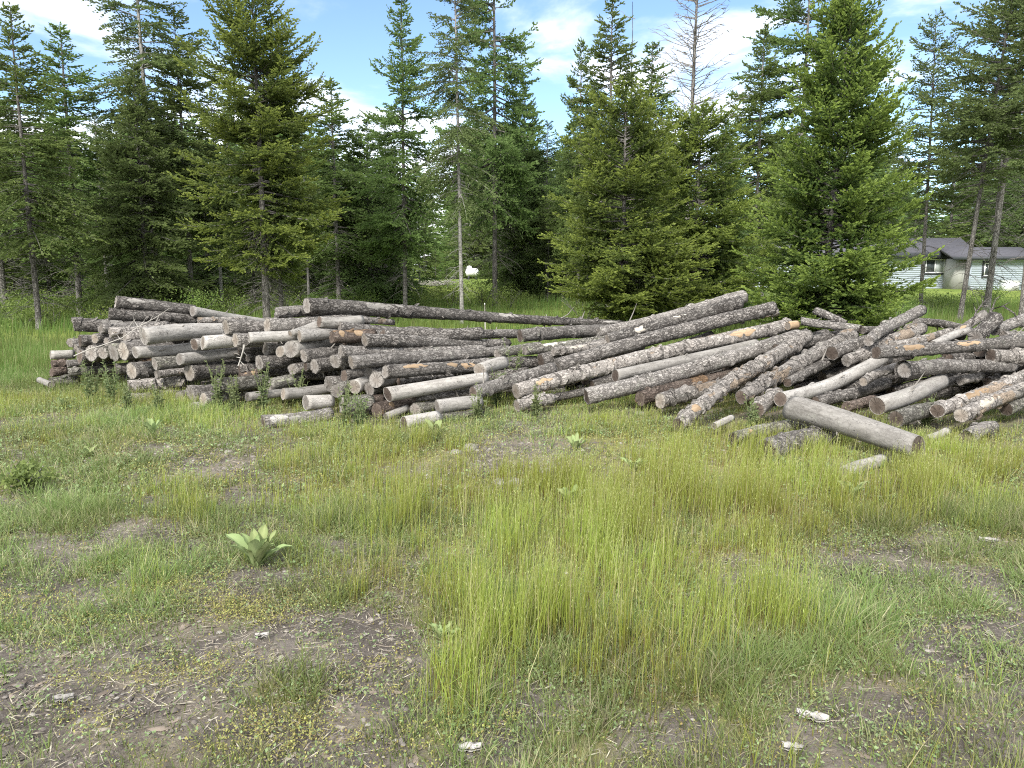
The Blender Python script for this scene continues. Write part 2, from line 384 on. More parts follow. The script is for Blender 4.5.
# ------------------------------------------------------------------ logs
LOGS = []
def fd(u): return float(np.interp(u, [40, 130, 200, 260, 300, 350, 400, 440, 480], [10.6, 10.0, 9.3, 9.1, 9.0, 8.8, 8.6, 8.6, 8.7]))
def E(u, v, w, o, az, ln, rise, style, end, label, **k):
    """log known by the cut end that shows: its place, width, and how it runs back into the stack"""
    d = fd(u) + o; p = at(u, v, d); a = R(az)
    q = p + np.array((math.cos(a) * ln, math.sin(a) * ln, rise))
    r = px2m(w, v, d) / 2
    LOGS.append(dict(p0=p, p1=q, r0=r, r1=r * k.pop('taper', .92), style=style, end=end, label=label, **k))
def P(u0, v0, w0, d0, u1, v1, w1, d1, style, end, label, **k):
    p = at(u0, v0, d0); q = at(u1, v1, d1)
    LOGS.append(dict(p0=p, p1=q, r0=px2m(w0, v0, d0) / 2, r1=px2m(w1, v1, d1) / 2, style=style, end=end, label=label, **k))
D_, G_, L_, O_, X_, S_, W_ = 'bark_dark', 'bark_grey', 'bark_pale', 'bark_moss', 'bark_red', 'wood_silver', 'wood_grey'
eg, eb, ep = 'end_grey', 'end_brown', 'end_pale'
SL, SM, SR = 'logs stacked in the far part of the pile', 'logs stacked in the middle of the pile', 'logs heaped in the slanting near part of the pile'

# --- the far left stack
P(115.5,302,13,10.5, 196,311,11,11.0, D_,eg,'dark-barked log forming the very top of the far stack, white cut end', scars=2)
P(192,311,10,10.95, 268,322,6,11.9, S_,eg,'thin bare pale pole continuing behind the topmost log of the far stack')
P(108.5,314,12,10.4, 197,321,10,11.0, D_,eg,'dark log second from the top of the far stack, brown end towards the silver log')
P(73,324,14,10.6, 186,327,10,11.4, D_,eg,'dark log jutting out furthest at upper level of the far stack, pale cut end', scars=1)
E(100.6,328.5,10,-.1,50,.9,0, G_,eg,'small log end tucked under the jutting dark log beside a whitish one')
E(110,333,10,-.25,48,.9,0, L_,eg,'whitish short log with dark-rimmed end under the bleached stick')
E(125,337,11,-.1,52,.9,0, L_,eg,'pale rough log just beside the big silver log end')
E(143.6,336.5,18,-.35,52,1.15,0, S_,eg,'big smooth silver log near the top of the far stack', taper=.9)
E(123.5,352,19,-.15,55,1.0,0, G_,ep,'tall oval pale log end under the big silver log')
E(135,352.5,12,-.4,47,.95,.02, S_,eg,'slim silver log lying directly under the big silver log')
E(70,343,9,.05,60,.7,0, D_,eg,'small dark log end lowest of three under the jutting dark log')
E(79.5,341,13,-.1,50,.8,0, D_,eb,'black-barked short log end under the jutting dark log')
E(94.5,338.5,10,-.1,58,.8,0, G_,ep,'pair-like small pale round end beside the black-barked short log')
E(106,342,9,-.1,58,.8,0, D_,eg,'thin log end beside the mossy square block in the far stack')
E(114,353,18,-.2,56,.8,0, O_,eg,'mossy greenish block-like log end in the far stack')
E(76,349,9,0,58,.7,0, D_,eg,'narrow dark log end above the low fork of the bleached stick')
E(80,357,14,-.1,55,.8,0, D_,eb,'dark end beneath the narrow one by the bleached stick tip')
E(91,354,16,-.1,60,.8,0, G_,eg,'round brownish log end in the second row of the far stack')
E(102.4,353,13,-.12,60,.8,0, O_,eg,'squarish log end between the round brownish end and mossy block')
P(50.5,355,9,10.5, 74,354,9,10.7, W_,eg,'grey log lying crosswise at the far corner of the pile, highest there')
P(52,364,8,10.45, 67,363,8,10.6, X_,eb,'reddish short log under the crosswise grey one at the far corner')
P(51.5,372,9,10.4, 67,371.5,9,10.55, X_,eb,'dark reddish lowest log at the far corner of the pile')
E(67,364,8,-.1,40,.6,0, G_,eg,'small grey round end in third row near the far corner')
E(68,373,9,-.1,40,.6,0, O_,eg,'small mossy round end low near the far corner')
P(48,383,10,10.2, 79,381,10,10.4, O_,eg,'weathered log lying on the grass at the foot of the far corner')
P(40,380,6,10.3, 52,385,6,10.0, W_,eg,'short grey pole tip poking out onto the grass at the far corner')
E(116,370,12,-.1,45,.7,0, D_,eb,'black low log end beside the tall flat pale end')
E(131,371,17,-.3,58,.8,0, G_,ep,'tall flat pale log end low in the far stack above the birch-like log')
E(140,364,14,.0,55,.8,0, X_,eb,'mossy brown rotten log end behind the tall flat pale end')
E(154.5,364,14,-.15,50,.8,0, O_,eg,'lichened log end beneath the slim silver log')
E(156,375,8,-.3,46,.75,0, L_,eg,'thin pale log just above the birch-like log')
E(179,359,12,-.3,46,1.2,.03, S_,eg,'slim silver log with split end lying over the dark thick log')
P(128,387,13,9.45, 186,382,12,9.75, L_,ep,'pale birch-like log with black marks low in the far stack', peel=6)
E(189.5,373,18,-.25,50,1.2,0, D_,ep,'thick dark log with large pale round end low in the middle of the far stack')
E(191,394,18,-.35,52,.9,0, G_,eg,'large grey end near the ground below the thick dark log')
E(202.7,400,14,-.55,48,.6,0, G_,ep,'pale end low in the grass in front of the large grey end')
E(179,397.5,13,-.3,60,.7,0, G_,eg,'dim round end beside the large grey one near the ground')
E(193,409,11,-.75,62,.6,0, W_,eg,'smallest round end half sunk in the grass under the far stack')
E(194.7,345,12,-.1,55,1.0,0, G_,eb,'hidden log end beside the silver log with a hollow-looking ringed end')
E(202.7,343,14,-.3,44,1.1,-.03, S_,ep,'silver log with a dark-centred ringed end in the far stack')
E(225.5,327,16,-.1,36,1.6,0, D_,ep,'dark log with pale round end level with the big silver log')
P(198,321,7,10.6, 246,320,7,10.9, L_,eg,'pale thin log lying behind the dark log with pale round end')
E(235,340,14,-.2,38,.35,0, G_,ep,'short chunk with pale end beneath the dark log with pale round end')
E(249,338.5,11,-.1,34,.9,0, S_,eg,'silver log emerging behind the short pale-ended chunk')
E(228,338,8,.1,45,.8,0, W_,eg,'tiny grey end between the ringed silver log and short chunk')
E(247,357,9,.4,50,.8,0, D_,eg,'small end deep in the black hollow of the pile')
P(239,369,11,9.3, 259,369,11,9.45, D_,eb,'dark log lying crosswise under the black hollow')
P(241,379,10,9.1, 262,373,10,9.3, X_,eb,'broken reddish log with torn orange bark above the weeds', scars=3, scar='wood_tan')
E(219,385,15,-.5,45,.6,0, O_,eg,'lichen-covered log end half hidden by tall weeds')
P(233,385,10,9.0, 262,384,9,9.2, O_,eg,'mossy log lying low behind the tall weeds under the broken reddish one')
E(247,397,9,-.6,40,.6,0, W_,eg,'pale log low in the grass below the broken reddish one')
P(128,405,14,9.1, 152,403,13,9.2, O_,eg,'grey half-rotten log at ground level under the birch-like log')
P(160,395,9,9.5, 182,394,9,9.6, O_,eb,'brown hidden log in the shade beneath the birch-like log')
P(86,372,11,10.5, 112,371,11,10.6, O_,eb,'log in deep shade behind weeds between the far corner and black end')

N_SL = len(LOGS)
# --- the middle stack
E(306.6,305.5,16,.35,33,5.0,-.42, D_,eg,'longest dark rough-barked log crowning the middle of the pile', taper=.55, scars=5, stubs=5)
E(275,313,12,.35,30,1.2,0, G_,eg,'short log behind and lower than the longest crowning log, reddish underside')
E(267,326,15,.05,36,1.3,0, G_,ep,'grey log with wide pale end under the short one near the crowning log')
E(318.7,322,11,.25,32,.55,0, W_,eb,'grey log directly beneath the end of the crowning log')
P(339,330.5,12,9.1, 517,335,9,10.9, D_,eg,'long dark pole second below the crowning log', stubs=4)
P(365,339,13,8.85, 507,342.5,9,10.3, D_,ep,'long dark pole third below the crowning log with a clear ringed end', stubs=3)
P(355,320,7,9.6, 393,322.5,6,10.0, L_,eg,'thin scaly log squeezed between the crowning log and the pole under it')
E(332,337,13,.15,34,.55,0, X_,eb,'brown log with orange underside behind the long dark poles', scars=2, scar='wood_tan')
E(299.5,339.5,12,.05,38,1.0,0, S_,ep,'silver short log beneath the splintered wedge')
E(278,338.5,10,.1,42,1.0,0, W_,ep,'small log with yellowish round end next to the splintered wedge')
P(290,334,6,9.0, 318,326.5,12,9.3, S_,ep,'splintered pale wedge of split wood on top of the middle ends')
E(266,348,14,-.05,52,1.0,0, G_,eg,'round end first of three side by side over the black hollow')
E(280,351,11,-.1,60,1.0,0, W_,ep,'narrow upright oval end between two wider round ends')
E(290.4,348,17,-.1,64,1.1,0, W_,eg,'widest grey end of the three side by side')
E(302.5,354,14,-.05,46,1.2,0, G_,eg,'smooth greyish log with full round end in the centre of the middle stack')
E(260,363,15,-.15,48,1.0,0, D_,eg,'dark log with bright grey end over the weeds in the middle stack')
E(292.5,370,11,.0,52,.9,0, D_,eg,'small shaded end low under the widest grey end')
E(305.6,366,10,.0,60,.9,0, G_,eb,'small brown end under the smooth greyish log')
E(314,366,15,-.1,46,1.0,0, D_,eg,'dark shaded log leaning under the smooth greyish log')
E(335,362,14,-.2,60,1.0,0, G_,eg,'round end right beside the long log with yellowish ringed end')
P(341,351.5,13,8.75, 482,347.5,8,10.0, G_,eg,'long grey pole fourth from the top in the middle stack', stubs=2)
P(351,362.5,14,8.45, 507,350,10,9.9, G_,ep,'long log with yellowish ringed end running under the poles', stubs=4)
E(329,384,16,-.2,52,.7,0, G_,eg,'big round-ended short log over the lowest logs in the middle stack')
E(336,391.5,14,-.45,62,.6,0, O_,eg,'narrow oval end in front of the big round-ended short log')
E(344,376,12,-.05,60,.8,0, D_,eb,'dark upright-looking stub between the round ends in the middle')
E(354,387,14,-.3,70,.7,0, W_,ep,'pale yellowish double-faced end in the lower middle stack')
E(369,374,13,-.1,55,.9,0, G_,eg,'end peeping from behind the tall round end below the orange-patched log')
E(376,380,16,-.3,66,.8,0, W_,eg,'tall round grey end below the orange-patched log')
E(369,389,14,-.25,66,.8,0, O_,eg,'lichened end under the tall round grey end')
P(384.8,372,14,8.25, 479,368,12,8.95, D_,eg,'rough log with bright orange bare patches and hanging twigs', scars=3, scar='wood_tan', stubs=6)
P(387.4,394.5,15,8.1, 486,378,12,8.75, W_,eb,'silver barkless log with brown end below the orange-patched log', scars=0)
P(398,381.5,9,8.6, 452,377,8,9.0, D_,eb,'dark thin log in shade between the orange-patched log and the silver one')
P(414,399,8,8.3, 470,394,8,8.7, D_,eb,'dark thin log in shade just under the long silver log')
P(479,370,13,8.8, 504,362,12,9.2, W_,ep,'short cream log between weeds at the junction of the two heaps')
P(473,393.5,14,8.35, 553,368.5,13,9.1, G_,eb,'scaly log rising from a brown end at the junction of the heaps', stubs=3)
P(437,407,15,8.05, 480,402,13,8.3, S_,eg,'short silver log with dark round end low at the front')
P(413.6,409,13,8.2, 442,403,12,8.5, O_,eg,'grey rough log beside the low short silver one')
P(376,410,16,8.2, 412,402,14,8.5, X_,eb,'brown-barked log with rotting end low in the middle stack', scars=2, scar='wood_tan')
P(386,417,8,8.0, 408,408,7,8.2, W_,eg,'slender pale pole slanting up from the ground before the brown-barked log')
P(403.5,424,15,7.6, 438,417,13,7.9, S_,eb,'split grey log resting on the ground at the very front of the middle stack')
P(434,419,10,7.9, 482,413,10,8.2, O_,eg,'mossy low log lying in the grass behind the split grey one')
P(305.6,402.5,15,8.25, 333,401,14,8.4, W_,eg,'smooth grey log lying low above the fallen rough log')
P(263,423,17,7.65, 331,414,14,8.05, G_,eb,'fallen rough log with broad split end alone in the front grass', scars=2, scar='wood_silver')
P(343,405,18,8.1, 373,403,17,8.25, O_,eg,'thick mossy log with weeds in front between the fallen log and the brown-barked one')
E(283,394,12,-.4,42,.6,0, W_,ep,'pale end showing through the weeds above the fallen rough log')
P(268,386,13,8.9, 303,378,12,9.2, O_,eg,'mossy log in shade over the pale end among the weeds')
P(300,374,13,9.3, 345,371,12,9.5, D_,eb,'log in black shade behind the big round-ended short log')
P(356,402,9,8.35, 384,398,8,8.5, X_,eb,'orange-topped thin log above the thick mossy one')

N_SM = len(LOGS)
# --- logs slanting up towards the far right
P(519.5,336,13,9.9, 628,331,13,10.9, G_,eb,'straight log lying level where the two heaps meet, brown end', stubs=2)
P(598,332,10,10.5, 744,296,13,11.2, G_,eg,'topmost log of the slanting heap, pointing up to its grey end', peel=5, stubs=4)
P(606,340,11,10.1, 738,303,13,10.8, D_,ep,'log under the topmost one with a long white bare patch near its end', scars=2, scar='wood_white', stubs=2)
P(558,366,15,9.3, 773,308,13,10.5, D_,eg,'long dark log third from the top of the slanting heap', stubs=3)
P(524,351,10,9.6, 612,340,9,10.3, O_,eg,'rough log lying back behind the weeds at the junction', scars=1, scar='wood_white')
P(497,354,10,9.5, 540,346,9,9.9, O_,eg,'short grey log behind the tall weed at the junction')
P(552,352,9,9.8, 668,330,8,10.5, L_,eg,'whitish scaly log just under the dark third log', scars=2, scar='wood_white')
P(514.7,391.5,16,8.6, 790,325,13,10.1, L_,ep,'pale cracked log with an orange patch near its lower end', peel=16, scars=2, scar='wood_tan')
P(787,326,8,10.05, 797,324.5,8,10.1, 'wood_tan',ep,'orange bare log tip at the upper end of the pale cracked log')
P(516.6,406,12,8.3, 552,399,11,8.6, L_,ep,'short whitish log under the lower end of the pale cracked log', peel=3)
P(548,399,8,8.8, 622,384,8,9.2, D_,eb,'dark shaded log between the pale cracked log and the grass')
P(586,397,17,8.35, 798,336,14,9.7, G_,eb,'long grey log with broad brown sawn end at the front of the slanting heap', peel=8, stubs=2)
P(615,376,12,8.75, 757,343.5,9,9.8, W_,eb,'smooth grey pole wedged between the pale cracked log and the long grey one', stubs=2)
P(700,327,10,10.3, 776,312,9,10.9, L_,eg,'shaggy log in shade under the upper end of the dark third log')
P(640,399,15,8.5, 738,373,12,9.3, X_,eb,'rotting brown-ended log under the long grey log')
P(660,401,16,8.2, 748,377,13,8.9, L_,ep,'flaky cream-barked log beneath the long grey log', peel=12)
P(678.6,425,14,7.35, 806,336,15,9.3, L_,eb,'birch-like log with black curled bark all along and a tan bare tip', peel=26, scars=1, scar='wood_tan')
P(742,398,14,7.9, 853,336,14,9.5, L_,eb,'shaggy brown-ended log running beside the black-curled one', peel=16)
P(793,362,9,8.75, 833,356,8,9.1, X_,eb,'short dark-tipped branch lying across the shaggy log')
P(786,382,9,8.3, 866,340,12,9.5, G_,eb,'weathered log between the shaggy log and the bright silver one', peel=6)
P(779.6,398.5,14,7.6, 886,355,13,9.0, S_,eb,'bright silver log with dark round end slanting up the heap', scars=0, peel=3)
P(757,410,16,7.5, 778,394,14,8.0, L_,eb,'stubby peeling log end behind the front silver log', peel=4)
P(792,408,25,7.2, 918,448,24,6.1, W_,eb,'big smooth grey log lying across the front, sawn brown end facing out', taper=1)
P(733,438,11,6.75, 806,423,13,7.35, O_,eb,'lichened slim log on the grass with an orange tip', scars=1, scar='wood_tan')
P(766,451,24,6.3, 830,435,20,6.95, G_,eb,'thick short log on the grass beside the big smooth one, dark end', peel=5)
P(842,475,15,5.75, 883,460,13,6.15, W_,eg,'small grey log sunk in the grass closest to the camera')
P(714,426,7,7.2, 732,418,7,7.5, W_,eg,'grey sliver of a pole in the grass behind the lichened slim log')
P(926,439,8,6.9, 947,431,8,7.1, W_,eg,'grey pole stub in the grass by the sawn brown end')
P(815.5,311,8,10.2, 846,324,7,9.9, D_,eg,'dark thin branch end sticking up beneath the big fir')
P(801,321,8,9.9, 860,329,8,9.5, G_,eb,'thin pole lying over the crest under the big fir', stubs=2)
P(862,330,8,9.6, 889,328,7,9.9, G_,eg,'thin pole tip at the crest beyond the upright pole')
P(868,341,11,8.75, 921,310,11,9.9, G_,eg,'thin pole pointing highest over the crest near the house', stubs=2)
P(915,322,8,10.6, 962,328,8,10.9, D_,eg,'dark pole lying behind the crest towards the house')
P(848,362,12,8.6, 921,329,13,9.7, L_,eg,'shaggy pinkish log behind the thin upward pole', peel=10)
P(893,347,9,8.8, 950,333,8,9.4, L_,eg,'pale cracked pole behind the log with the orange patch')
P(932,345,8,8.9, 969,331,8,9.5, S_,eg,'slim light pole crossing above the orange-patched brown log')
P(876,352.5,13,8.1, 1046,339,12,8.9, G_,eb,'brown-ended log with an orange patch lying over the near heap', scars=3, scar='wood_tan', stubs=4)
P(949,358,9,8.8, 980,357,9,9.0, D_,eb,'dark log in shade above the bark-ringed end')
P(905.5,370,16,7.75, 1014,367,12,8.6, G_,eg,'grey-brown log whose round end wears a curl of loose bark', peel=3, stubs=5, ring=1)
P(877,406,18,7.3, 941,381,15,8.2, W_,eb,'large grey log end with a dark star-shaped crack')
P(815,402,12,7.9, 886,383,12,8.7, D_,eb,'shaggy dark log in shade behind the star-cracked end', peel=4)
P(838,386,11,8.4, 905,372,10,9.0, D_,eb,'dark log in the hollow under the bark-ringed end')
P(863,382,9,8.1, 898,366.5,9,8.5, L_,ep,'short white birch-like pole in the hollow below the bark-ringed end', peel=3)
P(846,407,10,7.6, 874,400,11,7.9, X_,eb,'small rotten log beside the star-cracked end')
P(897,419,17,7.1, 938,408,15,7.6, O_,eb,'split grey log half hidden by grass below the star-cracked end')
P(934,410,14,7.45, 1046,362,14,9.0, L_,eb,'peeling log with orange patches rising from the grass near the dark hollow end', peel=10, scars=3, scar='wood_tan')
P(960,381,9,8.4, 980,376,9,8.6, L_,eg,'short pale pole in the black gap of the near heap')
P(961,416,14,7.2, 1054,380,14,8.3, L_,ep,'log with a broken white tip and a large cream bare patch', peel=8, scars=3, scar='wood_white')
P(966,438,15,6.85, 992,427,14,7.2, L_,eb,'hollow-looking dark log end in a sleeve of loose bark on the grass', peel=2, ring=1)
P(1006,409,14,7.7, 1062,386,14,8.5, O_,eb,'dark grey log leaving the picture above the grass')
P(991,357,14,8.5, 1075,352,13,9.1, L_,eb,'peeling log with brown end just over the dark bark-ringed one', peel=6)
P(951,335,7,9.6, 984,314,9,10.0, L_,ep,'short pale branchy pole sticking up at the crest', scars=1, scar='wood_tan', stubs=3)
P(976,338,14,9.2, 996,319,15,9.5, D_,eg,'stout dark grey stub sticking up at the crest beside the branchy pole')
P(994,330,11,9.4, 1052,305,11,10.2, G_,eg,'log rising out of the picture from behind the stout stub')
P(1003,335,8,9.4, 1052,331,8,9.8, G_,eg,'low log running out of the picture under the rising one')
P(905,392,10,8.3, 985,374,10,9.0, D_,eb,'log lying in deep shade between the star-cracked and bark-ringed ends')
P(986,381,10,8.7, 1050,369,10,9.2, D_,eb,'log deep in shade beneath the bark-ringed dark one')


# logs deep inside the heaps, seen only as dark shapes in the gaps
FILL = []
frg = np.random.default_rng(31)
def fill(u0, u1, v0, v1, dd, n, az, ln, rise, grp_label):
    for k in range(n):
        u = u0 + (u1 - u0) * (k + frg.uniform(.2, .8)) / n; v = v0 + (v1 - v0) * frg.random()
        d = (fd(u) if u < 490 else float(np.interp(u, [490, 600, 700, 800, 900, 1024], [9.3, 9.5, 9.3, 8.9, 8.5, 8.6]))) + dd + frg.uniform(-.1, .15)
        p = at(u, v, d); a = R(az + frg.normal(0, 7)); q = p + np.array((math.cos(a) * ln, math.sin(a) * ln, rise)); r = frg.uniform(.075, .105)
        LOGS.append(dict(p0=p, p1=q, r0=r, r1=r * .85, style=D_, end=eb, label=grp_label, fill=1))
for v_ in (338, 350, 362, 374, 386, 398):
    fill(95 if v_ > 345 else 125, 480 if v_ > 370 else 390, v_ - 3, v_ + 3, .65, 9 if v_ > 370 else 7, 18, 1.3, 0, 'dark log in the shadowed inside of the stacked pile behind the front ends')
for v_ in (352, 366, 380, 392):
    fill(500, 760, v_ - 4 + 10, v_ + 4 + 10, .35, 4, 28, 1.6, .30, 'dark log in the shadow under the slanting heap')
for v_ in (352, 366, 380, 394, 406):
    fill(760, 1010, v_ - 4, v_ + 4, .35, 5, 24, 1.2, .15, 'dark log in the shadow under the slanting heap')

def segseg(a0, a1, b0, b1):
    d1 = a1 - a0; d2 = b1 - b0; r = a0 - b0
    a = d1 @ d1; e = d2 @ d2; f = d2 @ r; c = d1 @ r; b = d1 @ d2; den = a * e - b * b
    s = np.clip((b * f - c * e) / den, 0, 1) if den > 1e-9 else 0.0
    t_ = (b * s + f) / e
    if t_ < 0: t_ = 0.0; s = np.clip(-c / a, 0, 1)
    elif t_ > 1: t_ = 1.0; s = np.clip((b - c) / a, 0, 1)
    return s, t_, (a0 + d1 * s) - (b0 + d2 * t_)

CAMP = np.array((0, 0, EYE))
def settle(iters=45):
    """ease logs that cut into each other apart, mostly nearer to or further from the standpoint, a little up and down"""
    n = len(LOGS); orig = [(l['p0'].copy(), l['p1'].copy()) for l in LOGS]
    for it in range(iters):
        C = np.array([(l['p0'] + l['p1']) / 2 for l in LOGS]); H = np.array([np.linalg.norm(l['p1'] - l['p0']) / 2 + .2 for l in LOGS])
        mv = [[np.zeros(3), np.zeros(3)] for _ in range(n)]; tot = 0
        for i in range(n):
            near = np.where(np.linalg.norm(C[i + 1:] - C[i], axis=1) < H[i + 1:] + H[i])[0] + i + 1
            for j in near:
                A, B = LOGS[i], LOGS[j]
                s, t_, dv = segseg(A['p0'], A['p1'], B['p0'], B['p1'])
                rr = (A['r0'] * (1 - s) + A['r1'] * s + B['r0'] * (1 - t_) + B['r1'] * t_) * .94
                dist = np.linalg.norm(dv)
                ov = rr - dist
                if ov <= 0.002: continue
                tot += ov
                pa = A['p0'] + (A['p1'] - A['p0']) * s
                vr = pa - CAMP; vr /= np.linalg.norm(vr)
                if dist < 1e-5: dv = vr * 1e-4; dist = 1e-4
                nrm = dv / dist
                k = nrm @ vr                                    # >0: A lies behind B
                sg = 1 if k >= 0 else -1
                push = vr * sg * .8 * abs(k) ** .5 + nrm * np.array((.12, .12, .05)); push = push * min(ov, .06) * .5
                for l, (w0, w1), g in ((mv[i], (1 - s, s), 1), (mv[j], (1 - t_, t_), -1)):
                    l[0] += push * g * (.35 + .65 * w0); l[1] += push * g * (.35 + .65 * w1)
        for i in range(n):
            for k, key in ((0, 'p0'), (1, 'p1')):
                m_ = mv[i][k]; nm = np.linalg.norm(m_)
                if nm > .05: m_ = m_ * .05 / nm
                q = LOGS[i][key] + m_
                d = q - orig[i][k]; dn = np.linalg.norm(d)
                if dn > .38: q = orig[i][k] + d * .38 / dn
                LOGS[i][key] = q
            l = LOGS[i]                                          # nothing below the soil
            for key, rk in (('p0', 'r0'), ('p1', 'r1')):
                g = float(gh(l[key][0], l[key][1])) + l[rk] * .2
                if l[key][2] < g: l[key][2] = g
    return tot
REST = settle()
print('settle residual', round(float(REST), 3), 'of', len(LOGS), 'logs')

def log_radius(l, T, TH, rg, rough):
    r = l['r0'] + (l['r1'] - l['r0']) * T
    k = np.ones_like(T)
    for _ in range(7):
        a, b, c = rg.integers(1, 5), rg.uniform(1, 9), rg.uniform(0, 6.3)
        k += rough * .35 * np.sin(a * TH + b * T * l['len'] + c) / (a ** .5)
    for _ in range(int(l['len'] * 1.6) + 1):                      # knots
        t0, h0 = rg.random(), rg.uniform(0, 6.3)
        dth = (TH - h0 + math.pi) % (2 * math.pi) - math.pi
        k += rough * 2.2 * np.exp(-((T - t0) * l['len'] / .045) ** 2 - (dth / .35) ** 2)
    return r * k

def axis_pts(l, T, bend):
    bx = np.sin(math.pi * T) * bend[0]; by = np.sin(math.pi * T) * bend[1] + np.sin(2 * math.pi * T) * bend[0] * .3
    return bx, by

LOG_FOOT = []
def make_log(i, l):
    rg = np.random.default_rng(1000 + i)
    p0, p1 = Vector(l['p0']), Vector(l['p1'])
    ax = p1 - p0; ln = ax.length; l['len'] = ln
    q = Vector((0, 0, 1)).rotation_difference(ax.normalized()) @ Quaternion((0, 0, 1), rg.uniform(0, 6.28))
    root = empty('log', p0, l['label'], 'log', l['group'], q)
    barked = l['style'].startswith('bark')
    rough = .042 if barked else .020
    bend = (rg.normal(0, .016) * ln, rg.normal(0, .016) * ln)
    nth = 22; nz = int(np.clip(ln / .045, 6, 110))
    T = np.linspace(0, 1, nz + 1)[:, None]; TH = (np.arange(nth) / nth * 2 * math.pi)[None, :]
    Rr = log_radius(l, T + 0 * TH, TH + 0 * T, rg, rough)
    if barked: Rr = Rr * (1 + .032 * rg.standard_normal(Rr.shape))   # scale edges
    bx, by = axis_pts(l, T, bend)
    # ragged sawn edge
    Z = T * ln + 0 * TH
    tilt = rg.uniform(-.35, .35, 2)
    e0 = np.cos(TH) * tilt[0] + np.sin(TH) * tilt[1]
    fall = np.exp(-T * ln / .10); fall1 = np.exp(-(1 - T) * ln / .10)
    Z = Z + Rr * e0 * (fall - fall1 * .8) * .5
    if barked: Z[0] += rg.normal(0, .004, nth); Z[-1] += rg.normal(0, .004, nth)
    V = np.stack([bx + Rr * np.cos(TH), by + Rr * np.sin(TH), Z], -1)
    ii, jj = np.meshgrid(np.arange(nz), np.arange(nth), indexing='ij'); j2 = (jj + 1) % nth
    Q = np.stack([ii * nth + jj, ii * nth + j2, (ii + 1) * nth + j2, (ii + 1) * nth + jj], -1).reshape(-1, 4)
    VV = V.reshape(-1, 3); fs = [Q]
    rim = .90 if barked else .965
    n0 = len(VV); lips = []
    for end, row, dz in ((0, 0, .004), (1, nz, -.004)):
        c = V[row].mean(0)
        inner = c + (V[row] - c) * rim; inner[:, 2] = V[row][:, 2] + dz
        lips.append(inner)
    VV = np.concatenate([VV, lips[0], lips[1]])
    a = np.arange(nth); a2 = (a + 1) % nth
    fs[0] = np.concatenate([Q, np.stack([a2, a, n0 + a, n0 + a2], -1), np.stack([nz * nth + a, nz * nth + a2, n0 + nth + a2, n0 + nth + a], -1)])
    # curls of bark lifting off
    npl = l.get('peel', 0) or (0 if (l.get('fill') or not barked) else max(.7, ln * 1.5))
    if npl:
        mb = MB()
        for s in range(int(npl * 3.2)):
            z0 = rg.uniform(.02, max(.03, ln - .1)); th0 = rg.uniform(0, 6.3); wth = rg.uniform(.35, .95); zl = rg.uniform(.025, .085)
            na, nb = 7, 4
            A_, B_ = np.meshgrid(np.linspace(-1, 1, na), np.linspace(0, 1, nb), indexing='ij')
            tt = np.clip((z0 + B_ * zl * (1 - .35 * A_ ** 2) + .012 * np.sin(A_ * 3 + s)) / ln, 0, 1)
            rr = (l['r0'] + (l['r1'] - l['r0']) * tt) * (1 + rough) + .003 + rg.uniform(.008, .030) * B_ ** 2 * (1 - .5 * A_ ** 2)
            bx2, by2 = axis_pts(l, tt, bend); th = th0 + A_ * wth
            Vs = np.stack([bx2 + rr * np.cos(th), by2 + rr * np.sin(th), tt * ln], -1).reshape(-1, 3)
            ii, jj = np.meshgrid(np.arange(na - 1), np.arange(nb - 1), indexing='ij')
            mb.add(Vs, [np.stack([ii * nb + jj, (ii + 1) * nb + jj, (ii + 1) * nb + jj + 1, ii * nb + jj + 1], -1).reshape(-1, 4)])
        nV = len(VV); VV = np.concatenate([VV] + mb.V); fs[0] = np.concatenate([fs[0]] + [f + nV for f in mb.F[4]])
    part('bark' if barked else 'bare_trunk', mesh_np('log_body', VV, fs, [M[l['style']]], None, True), root)
    for lip, sgn in ((lips[0], 1), (lips[1], -1)):               # the two sawn faces
        c = lip.mean(0); rings = [lip]
        for f in (.66, .33):
            rr = c + (lip - c) * f; rr[:, 2] += rg.normal(0, .0015, nth); rings.append(rr)
        W = np.concatenate(rings + [c[None]])
        W = W - np.array((c[0], c[1], 0))
        fq = np.concatenate([np.stack([k * nth + a, (k + 1) * nth + a, (k + 1) * nth + a2, k * nth + a2], -1) for k in (0, 1)])
        ft = np.stack([2 * nth + a, np.full(nth, 3 * nth), 2 * nth + a2], -1)
        if sgn < 0: fq = fq[:, ::-1]; ft = ft[:, ::-1]
        o = part('cut_end', mesh_np('cut_face', W, [fq[:, ::-1], ft[:, ::-1]], [M[l['end']]]), root)
        o.location = (c[0], c[1], 0)
    # exposed wood where the bark has come away
    for s in range(l.get('scars', 0)):
        mat = M[l.get('scar', 'wood_grey')]
        zl = rg.uniform(.15, .45) * min(1, ln / 1.5); z0 = rg.uniform(.04, max(.05, ln - zl - .05)) if s else rg.uniform(.03, .25) * ln
        z0 = min(z0, max(.01, ln - zl - .02))
        up = q.inverted() @ Vector((rg.uniform(-.4, .4), -.8, .55)); th0 = math.atan2(up.y, up.x); wth = rg.uniform(.5, 1.1)
        na, nb = 9, max(6, int(zl / .02))
        A_, B_ = np.meshgrid(np.linspace(-1, 1, na), np.linspace(0, 1, nb), indexing='ij')
        edge = .18 + .95 * vnoise(B_ * zl * 26 + i, np.sign(A_) * 2.2 + s, 5)
        wid = wth * np.sin(np.clip(B_ * .96 + .02, 0, 1) * math.pi) ** .5 * edge
        th = th0 + A_ * wid; tt = (z0 + B_ * zl) / ln
        rr = (l['r0'] + (l['r1'] - l['r0']) * tt) * (1 + rough * 1.6) + .004 * (1 - np.abs(A_) ** 4) - .006
        bx2, by2 = axis_pts(l, tt, bend)
